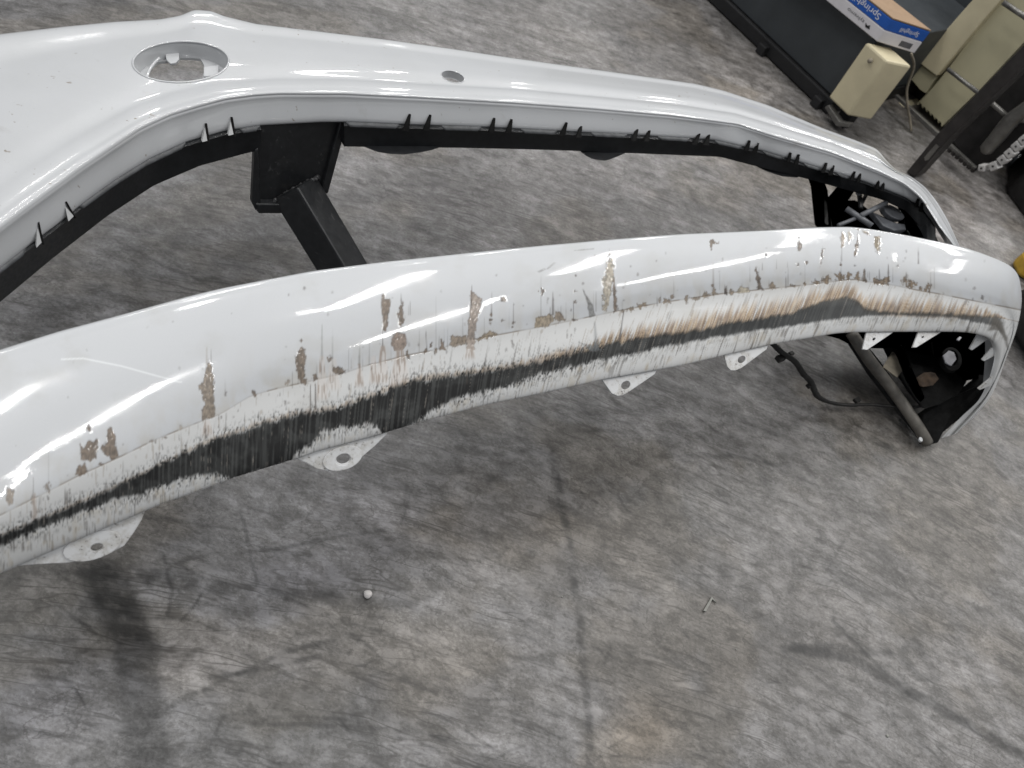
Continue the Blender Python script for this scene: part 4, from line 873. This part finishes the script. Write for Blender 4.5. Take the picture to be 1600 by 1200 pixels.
# ------------------------------------------------------------------ stand that carries the bumper
stand = empty('support_stand', W(600, 520, 0), 'black steel stand with welded plate and square tube behind the white lip', 'stand')
hp = [.326, .326, .318, .205, .188, .19, .20, .21]
plp = [(406, 192), (536, 186), (541, 196), (511, 304), (482, 333), (440, 334), (402, 332), (396, 318)]
P0 = W(470, 192, .326); nrm = -AWAY*0.97+UP*.12
pts = [Wpl(x, y, P0, nrm) for x, y in plp]
link('top_plate', prism_mesh('top_plate', pts, AWAY*.012, .0025), MAT['steel_black'], stand)
pts = [Wpl(x, y, P0-AWAY*.010, nrm) for x, y in [(398, 236), (404, 232), (408, 318), (400, 330), (394, 318)]]
link('plate_edge', prism_mesh('plate_edge', pts, AWAY*.012, .002), MAT['steel_black'], stand)
pts = [Wpl(x, y, P0-AWAY*.012, nrm) for x, y in [(400, 319), (438, 320), (440, 334), (404, 334)]]
link('plate_edge', prism_mesh('plate_edge', pts, AWAY*.014, .002), MAT['steel_black'], stand)
pts = [Wpl(x, y, P0-AWAY*.008, nrm) for x, y in [(532, 190), (542, 196), (513, 303), (502, 300)]]
link('plate_edge', prism_mesh('plate_edge', pts, AWAY*.01, .002), MAT['steel_black'], stand)
# square tube from the plate down to its foot behind the lip
a_top = Wpl(462, 296, P0, nrm); a_bot = W(612, 545, .012)
ax = a_bot-a_top; Lt = np.linalg.norm(ax); ax = ax/Lt
view = (a_top+a_bot)/2-CAMP; view /= np.linalg.norm(view)
sx = np.cross(ax, view); sx /= np.linalg.norm(sx); sy = np.cross(ax, sx)
ro = math.radians(40); e1 = sx*math.cos(ro)+sy*math.sin(ro); e2 = -sx*math.sin(ro)+sy*math.cos(ro); hwd = .0285
st_pts = [a_top+ax*-.004+e1*hwd*i+e2*hwd*j for i, j in ((1, 1), (-1, 1), (-1, -1), (1, -1))]
link('square_tube', prism_mesh('square_tube', st_pts, ax*Lt, .0035), MAT['steel_black'], stand)
wp = [a_top+(e1*hwd*i+e2*hwd*j)*1.06 for i, j in ((-1, 1), (-1, -1), (1, -1), (1, 1), (-1, 1))]
wq = [Wpl(*PX(p), P0-AWAY*.003, nrm) for p in wp]
wl = np.concatenate([np.linspace(wq[i], wq[i+1], 22)[:-1] for i in range(4)])
wl += np.random.RandomState(2).normal(0, .0006, wl.shape)
link('weld_bead', tube_mesh('weld_bead', wl, .0032*(1+.3*np.sin(np.arange(len(wl))*2.1)), 8), MAT['weld'], stand)
bc = a_bot.copy(); bc[2] = 0
link('foot_plate', box_mesh('foot_plate', bc-AXIS*.075-AWAY*.06+UP*.0005, AXIS*.15, AWAY*.12, UP*.010, .002), MAT['steel_black'], stand)
adopt(stand)

# ------------------------------------------------------------------ wiring under the far corner
hn = empty('wiring_harness', W(1276, 617, 0), 'thin black wiring harness trailing below the bumper at the far corner', 'cable')
hp_ = [((1195, 525), .17), ((1222, 551), .14), ((1243, 566), .115), ((1255, 584), .09), ((1267, 597), .07), ((1276, 617), .05), ((1292, 627), .035), ((1330, 633), .03), ((1352, 632), .03), ((1400, 635), .04), ((1432, 636), .055), ((1447, 632), .07)]
path = smooth_path([W(*p, h_) for p, h_ in hp_], 8)
rad = np.interp(np.linspace(0, 1, len(path)), [0, .45, .55, 1], [.0050, .0055, .0036, .0026])*(1+.18*np.random.RandomState(1).rand(len(path)))
link('cable', tube_mesh('cable', path, rad, 8), MAT['rubber'], hn)
for c_, h_, s_ in (((1226, 566), .13, .010), ((1240, 556), .125, .006), ((1270, 607), .062, .0075), ((1344, 630), .03, .008), ((1219, 548), .145, .0065)):
    p = W(*c_, h_); link('connector', box_mesh('connector', p-np.array([s_, s_*.6, s_*.5]), AXIS*s_*1.8, AWAY*s_*1.3, UP*s_, s_*.2), MAT['rubber'], hn)
adopt(hn)

# ------------------------------------------------------------------ background machines
MAT['cab'] = simple('dark grey painted sheet metal', (0.040, 0.046, 0.051), 0.5, 0, 0.12, 12)
MAT['skirt'] = simple('black rubber skirt', (0.010, 0.010, 0.011), 0.6)
MAT['cream'] = simple('cream painted casting', (0.60, 0.535, 0.365), 0.5, 0, 0.10, 10)
MAT['cream2'] = simple('cream grey painted cover', (0.48, 0.445, 0.30), 0.5, 0, 0.08, 8)
MAT['mach'] = simple('black oily machine metal', (0.014, 0.013, 0.013), 0.45, 0.2, 0.7, 25)
MAT['post'] = simple('dark brown grey post', (0.028, 0.025, 0.024), 0.5, 0.2, 0.4, 30)
MAT['rod'] = simple('grey steel rod', (0.17, 0.165, 0.155), 0.4, 0.6, 0.3, 40)
MAT['card'] = simple('brown cardboard', (0.28, 0.19, 0.12), 0.8, 0, 0.12, 30)
MAT['boxwhite'] = simple('white printed carton', (0.66, 0.64, 0.66), 0.5, 0, 0.05, 30)
MAT['boxblue'] = simple('blue printed carton', (0.012, 0.095, 0.42), 0.5, 0, 0.08, 30)
MAT['ink'] = simple('grey print', (0.10, 0.10, 0.11), 0.6)
MAT['black_ink'] = simple('black print', (0.012, 0.012, 0.012), 0.6)
MAT['letter'] = simple('white print', (0.75, 0.76, 0.80), 0.5, 0, 0.05)
MAT['yellow'] = simple('yellow paint', (0.45, 0.28, 0.03), 0.5)
MAT['link'] = simple('pale grey plastic link', (0.48, 0.47, 0.46), 0.5, 0, 0.2, 60)

A = W(1288, 178); Bp = W(1103, 0); ex = (Bp-A); ex[2] = 0; exl = np.linalg.norm(ex); ex /= exl      # along the cabinet front, away to the left
eb = np.array([-ex[1], ex[0], 0]); 
if eb[1] < 0: eb = -eb                                                                             # into the cabinet
nf = -eb
cab = empty('machine_cabinet', A+ex*.4+eb*.2, 'long dark grey sheet metal cabinet on a black skirt in the background', 'cabinet')
hc = .232
link('body', box_mesh('body', A-ex*.0+eb*.012+UP*.045, ex*1.9, eb*.55, UP*(hc-.045), .004), MAT['cab'], cab)
link('skirt', box_mesh('skirt', A-ex*.005+UP*.004, ex*1.9, eb*.5, UP*.040, .004), MAT['skirt'], cab)
link('top_rail', box_mesh('top_rail', A+ex*.01-eb*.002+UP*(hc+.001), ex*1.88, eb*.05, UP*.008, .002), MAT['rod'], cab)
for k_ in (.27, .02):
    link('foot', box_mesh('foot', A+ex*k_-eb*.02+UP*.001, ex*.03, eb*.03, UP*.03, .003), MAT['skirt'], cab)
link('foot_bracket', prism_mesh('foot_bracket', [Wpl(x, y, A-eb*.03, nf) for x, y in ((1288, 168), (1294, 164), (1312, 190), (1328, 193), (1326, 199), (1306, 197))], eb*.02, .002), MAT['rod'], cab)
adopt(cab)
# backing cabinet behind the carton
cb = empty('rear_cabinet', W(1420, 20, 0), 'dark panel cabinet standing behind the paper carton', 'cabinet')
q0 = A+eb*.57-ex*.12
link('body', box_mesh('body', q0, ex*2.0, eb*.5, UP*.75, .005), MAT['cab'], cb)
link('side_strip', box_mesh('side_strip', q0-ex*.03-eb*.02, ex*.027, eb*.2, UP*.70, .004), MAT['skirt'], cb)
adopt(cb)

# paper carton, lying upside down on the cabinet
zt = hc+.010
c0_ = W(1370, 65, zt); c1_ = W(1290, 0, zt); fx = c1_-c0_; fx[2] = 0; fx /= np.linalg.norm(fx); c2_ = W(1421, 81, zt); fs = c2_-c0_; fs[2] = 0; sw = np.linalg.norm(fs); fs /= sw
top_c = None
for hb in np.linspace(.02, .2, 181):
    if PX(c0_+UP*hb)[1] <= 31: break
ct = empty('paper_carton', c0_+fs*.1+fx*.15, 'blue and white paper carton lying upside down on the dark cabinet', 'carton')
link('lower_half', prism_mesh('lower_half', [c0_, c0_+fx*.44, c0_+fx*.44+fs*sw*1.15, c0_+fs*sw*1.15], UP*hb*.52, .002), MAT['boxwhite'], ct)
link('blue_band', prism_mesh('blue_band', [c0_+UP*(hb*.52+.0004), c0_+fx*.44+UP*(hb*.52+.0004), c0_+fx*.44+fs*sw*1.15+UP*(hb*.52+.0004), c0_+fs*sw*1.15+UP*(hb*.52+.0004)], UP*hb*.47, .002), MAT['boxblue'], ct)
link('top_board', prism_mesh('top_board', [c0_+UP*(hb+.0008), c0_+fx*.44+UP*(hb+.0008), c0_+fx*.44+fs*sw*1.15+UP*(hb+.0008), c0_+fs*sw*1.15+UP*(hb+.0008)], UP*.004, .001), MAT['card'], ct)
def text_on(name, s, origin, xdir, ydir, size, mat, parent, width=None, spacing=1.0):
    cu = bpy.data.curves.new(name, 'FONT'); cu.body = s; cu.size = 1.0; cu.extrude = 0.0; cu.space_character = spacing
    o = bpy.data.objects.new('tmp_text', cu); COL.objects.link(o)
    bpy.context.view_layer.update()
    dg = bpy.context.evaluated_depsgraph_get(); me = bpy.data.meshes.new_from_object(o.evaluated_get(dg))
    bpy.data.objects.remove(o)
    co = np.empty(len(me.vertices)*3); me.vertices.foreach_get('co', co); co = co.reshape(-1, 3)
    sxx = size if width is None else width/max(co[:, 0].max(), 1e-6)
    nz = np.cross(xdir, ydir)
    out = np.asarray(origin)+co[:, :1]*sxx*xdir+co[:, 1:2]*size*ydir+nz*.0008
    me.vertices.foreach_set('co', out.astype(np.float32).ravel()); me.name = name
    return link(name, me, mat, parent)
# print reads upside down: letters run from the near corner away along the front, feet upward
text_on('lettering', 'Springhill', c0_+fx*.03+UP*hb*.90, fx, -UP, hb*.36, MAT['letter'], ct, .100)
text_on('lettering', 'Digital', c0_+fx*.140+UP*hb*.90, fx, -UP, hb*.36, MAT['letter'], ct, .085)
text_on('lettering', 'sylvamo', c0_+fx*.060+UP*hb*.34, fx, -UP, hb*.20, MAT['ink'], ct, .06)
text_on('lettering', 'Springhill', c0_+fs*sw*.92+UP*hb*.82, -fs, -UP, hb*.26, MAT['letter'], ct, sw*.55)
lg = [c0_+fx*u_+UP*hb*v_ for u_, v_ in ((.036, .18), (.050, .16), (.056, .30), (.047, .25), (.041, .33))]
link('printed_mark', prism_mesh('printed_mark', lg, nf*.0006), MAT['black_ink'], ct)
link('printed_mark', prism_mesh('printed_mark', [c0_+fs*sw*u_+UP*hb*v_ for u_, v_ in ((.60, .10), (.95, .10), (.95, .34), (.60, .34))], -fx*.0006), MAT['ink'], ct)
adopt(ct)

# cream block at the cabinet's end
V0 = W(1324, 181, .055)
def up_to(p, y):
    lo, hi = 0, 1.0
    for _ in range(40):
        m_ = (lo+hi)/2
        if PX(np.asarray(p)+UP*m_)[1] > y: lo = m_
        else: hi = m_
    return lo
hbk = up_to(V0, 95); l_ = W(1294, 152, .055)-V0; r_ = W(1361, 188, .055)-V0
blk = empty('cream_block', V0, 'cream painted block standing at the end of the dark cabinet', 'machine part')
link('body', prism_mesh('body', [V0, V0+l_, V0+l_+r_, V0+r_], UP*hbk, .006), MAT['cream'], blk)
link('screw', tube_mesh('screw', [V0+l_*.45+UP*hbk*.86+nf*.004, V0+l_*.45+UP*hbk*.86+nf*.006, V0+l_*.45+UP*hbk*.86+nf*.012], .006, 10), MAT['tan'], blk)
link('leg', box_mesh('leg', V0*np.array([1, 1, 0])+(l_+r_)*np.array([.5, .5, 0])-ex*.02, ex*.04, eb*.04, UP*.055, .003), MAT['skirt'], blk)
adopt(blk)

cord = link('loose_cord', tube_mesh('loose_cord', smooth_path([W(1424, 84, .23), W(1427, 108, .17), W(1417, 140, .11), W(1418, 165, .07), W(1422, 188, .03), W(1424, 205, .006)]), .0035, 8), MAT['tan'])
tag(cord, 'thin tan cord hanging beside the cream block', 'cord')
# cream machine with black upright and rods
mc = empty('cream_machine', W(1440, 215, 0), 'tall cream machine cover with toothed lower edge beside a black post', 'machine')
pm = W(1444, 207, 0)+eb*.06
def vp(pts, p0): return [Wpl(x, y, p0, nf) for x, y in pts]
teeth = [(1431, 163)]
for k_ in range(6):
    x_ = 1435+k_*6.2; y_ = 164+k_*5.8; teeth += [(x_, y_), (x_+1, y_-4), (x_+4.5, y_-1)]
teeth += [(1470, 199)]
link('cover', prism_mesh('cover', vp(teeth+[(1530, 141), (1600, 66), (1680, -20), (1680, -70), (1600, -40), (1541, 26), (1480, 109), (1457, 137)], pm), eb*.12, .002), MAT['cream2'], mc)
link('side_cover', prism_mesh('side_cover', vp([(1434, 97), (1512, 8), (1560, -45), (1590, -30), (1541, 26), (1463, 119)], pm-eb*.02), eb*.12, .003), MAT['cream'], mc)
link('bracket', prism_mesh('bracket', vp([(1420, 120), (1434, 98), (1463, 119), (1446, 146), (1437, 140)], pm-eb*.005), eb*.1, .002), MAT['cream2'], mc)
link('base_wedge', prism_mesh('base_wedge', vp([(1372, 178), (1405, 160), (1446, 206), (1393, 199)], pm-eb*.03), eb*.1, .002), MAT['cream'], mc)
link('underframe', prism_mesh('underframe', vp([(1392, 150), (1425, 118), (1450, 140), (1475, 200), (1450, 207), (1385, 178)], pm+eb*.07), eb*.2, .002), MAT['mach'], mc)
adopt(mc)
ps = empty('machine_post', W(1425, 276, 0), 'dark slotted upright post of the machine beside the cream cover', 'post')
pq = W(1424, 278, 0)
link('upright', prism_mesh('upright', vp([(1416, 269), (1470, 203), (1600, 70), (1700, -30), (1732, -6), (1600, 104), (1485, 214), (1429, 277)], pq), eb*.05, .002), MAT['post'], ps)
link('slot', prism_mesh('slot', vp([(1444, 246), (1462, 225), (1467, 229), (1450, 250), (1445, 251)], pq-eb*.0015), eb*.002), MAT['rod'], ps)
adopt(ps)
mb = empty('press_machine', W(1540, 250, 0), 'black oily machine body with a grey lever and steel rods at the right edge', 'machine')
pb = W(1500, 262, 0)
link('body', prism_mesh('body', vp([(1475, 206), (1500, 190), (1605, 90), (1720, -20), (1800, 60), (1640, 200), (1560, 250), (1535, 262), (1515, 256)], pb+eb*.03), eb*.3, .004), MAT['mach'], mb)
lev = vp([(1537, 238), (1560, 212), (1578, 190), (1600, 172), (1625, 150)], pb-eb*.02)
link('lever', tube_mesh('lever', smooth_path(lev), np.interp(np.arange(25), [0, 1, 12, 24], [.010, .019, .022, .016]), 12), MAT['rod'], mb)
for a_, b_, r__ in (((1481, 108), (1530, 146), .006), ((1544, 156), (1574, 182), .007), ((1568, 4), (1604, 28), .007), ((1574, 182), (1612, 190), .008)):
    pth = vp([a_, ((a_[0]+b_[0])/2, (a_[1]+b_[1])/2), b_], pb-eb*.015); link('rod', tube_mesh('rod', pth, r__, 10), MAT['rod'], mb)
link('knob', tube_mesh('knob', vp([(1540, 153), (1544, 157), (1548, 160)], pb-eb*.018), .011, 10), MAT['rod'], mb)
link('rail', prism_mesh('rail', vp([(1395, 150), (1400, 148), (1467, 209), (1524, 262), (1519, 266), (1460, 213)], pb-eb*.05), eb*.012, .001), MAT['rod'], mb)
for k_ in range(8):
    x_ = 1476+k_*6.0; y_ = 226+k_*5.2
    link('rail_block', prism_mesh('rail_block', vp([(x_, y_), (x_+4, y_+3), (x_+1, y_+8), (x_-3, y_+5)], pb-eb*.055), eb*.012), MAT['post'], mb)
link('foot', prism_mesh('foot', [W(x, y, 0.001) for x, y in ((1570, 300), (1600, 340), (1700, 420), (1760, 300), (1640, 215), (1575, 262))], UP*.09, .01), MAT['mach'], mb)
adopt(mb)
# cable chain
chn = empty('cable_chain', W(1550, 268, 0), 'pale grey square links of a cable chain curving round the black machine', 'cable chain')
for i_, (x_, y_, a_, s_) in enumerate([(1533, 263, 5, 6.5), (1551, 260, -22, 8.2), (1565, 250, -35, 8.2), (1576, 240, -38, 8.2), (1587, 229, -40, 8.2), (1598, 219, -40, 8.2), (1609, 208, -40, 8.2)]):
    c_, n_ = math.cos(math.radians(a_)), math.sin(math.radians(a_))
    sq = [(x_+(u_*c_-v_*n_)*s_, y_+(u_*n_+v_*c_)*s_) for u_, v_ in ((-.85, -.8), (.85, -.8), (.85, .8), (-.85, .8))]
    lk = link('chain_link', prism_mesh('chain_link', vp(sq, pb-eb*.07), eb*.03, .003), MAT['link'], chn)
    link('pin', prism_mesh('pin', vp(el(x_, y_, 1.6, 1.6, 0, 10), pb-eb*.0715), eb*.002), MAT['black_ink'], lk)
adopt(chn)
# yellow block and dark roller behind the bumper's corner
yb = link('yellow_block', prism_mesh('yellow_block', [W(x, y, .001) for x, y in ((1578, 412), (1600, 398), (1660, 400), (1680, 440), (1620, 450), (1588, 432))], UP*.05, .012), MAT['yellow'])
tag(yb, 'yellow painted block just beyond the bumper corner at the right edge', 'block')
db = link('dark_roller', tube_mesh('dark_roller', [W(1606, 470, .06), W(1625, 505, .06), W(1660, 560, .06)], .055, 20), MAT['mach'])
tag(db, 'dark roller lying beside the bumper corner below the yellow block', 'roller')

# ------------------------------------------------------------------ small litter on the floor
def uv_blob(name, c, r, squash=.7, seed=0):
    bm = bmesh.new(); bmesh.ops.create_icosphere(bm, subdivisions=3, radius=1.0); rs = np.random.RandomState(seed)
    for v in bm.verts:
        k_ = 1+.05*math.sin(v.co.x*3+seed)+.04*math.sin(v.co.y*4+v.co.z*2)
        v.co = Vector((c[0]+v.co.x*r*k_, c[1]+v.co.y*r*k_, c[2]+v.co.z*r*squash*k_))
    me = bpy.data.meshes.new(name); bm.to_mesh(me); bm.free(); me.shade_smooth(); return me
pel = link('foam_pellet', uv_blob('foam_pellet', W(574, 930)+UP*.0046, .0062), simple('white foam', (0.50, 0.48, 0.47), .9))
tag(pel, 'single small white round pellet on the open concrete floor', 'pellet')
sl = link('plastic_sliver', prism_mesh('plastic_sliver', [W(x, y, .001) for x, y in ((1098, 955), (1111, 933), (1119, 943), (1112, 937), (1102, 956))], UP*.003), simple('pale plastic', (0.24, 0.24, 0.22), .8))
tag(sl, 'bent pale plastic sliver on the floor in the lower right', 'litter')
for i_, (x_, y_, s_, lb) in enumerate([(1386, 1150, 4, 'pale crumb on the floor near the bottom right edge'), (878, 933, 2.0, 'tiny pale crumb on the floor beside the dark floor score'), (1150, 1015, 1.6, 'tiny pale speck on the floor below the plastic sliver')]):
    cr_ = link('crumb', uv_blob('crumb', W(x_, y_)+UP*.0012, .0006*s_, .6, i_), bpy.data.materials['pale plastic']); tag(cr_, lb, 'litter')
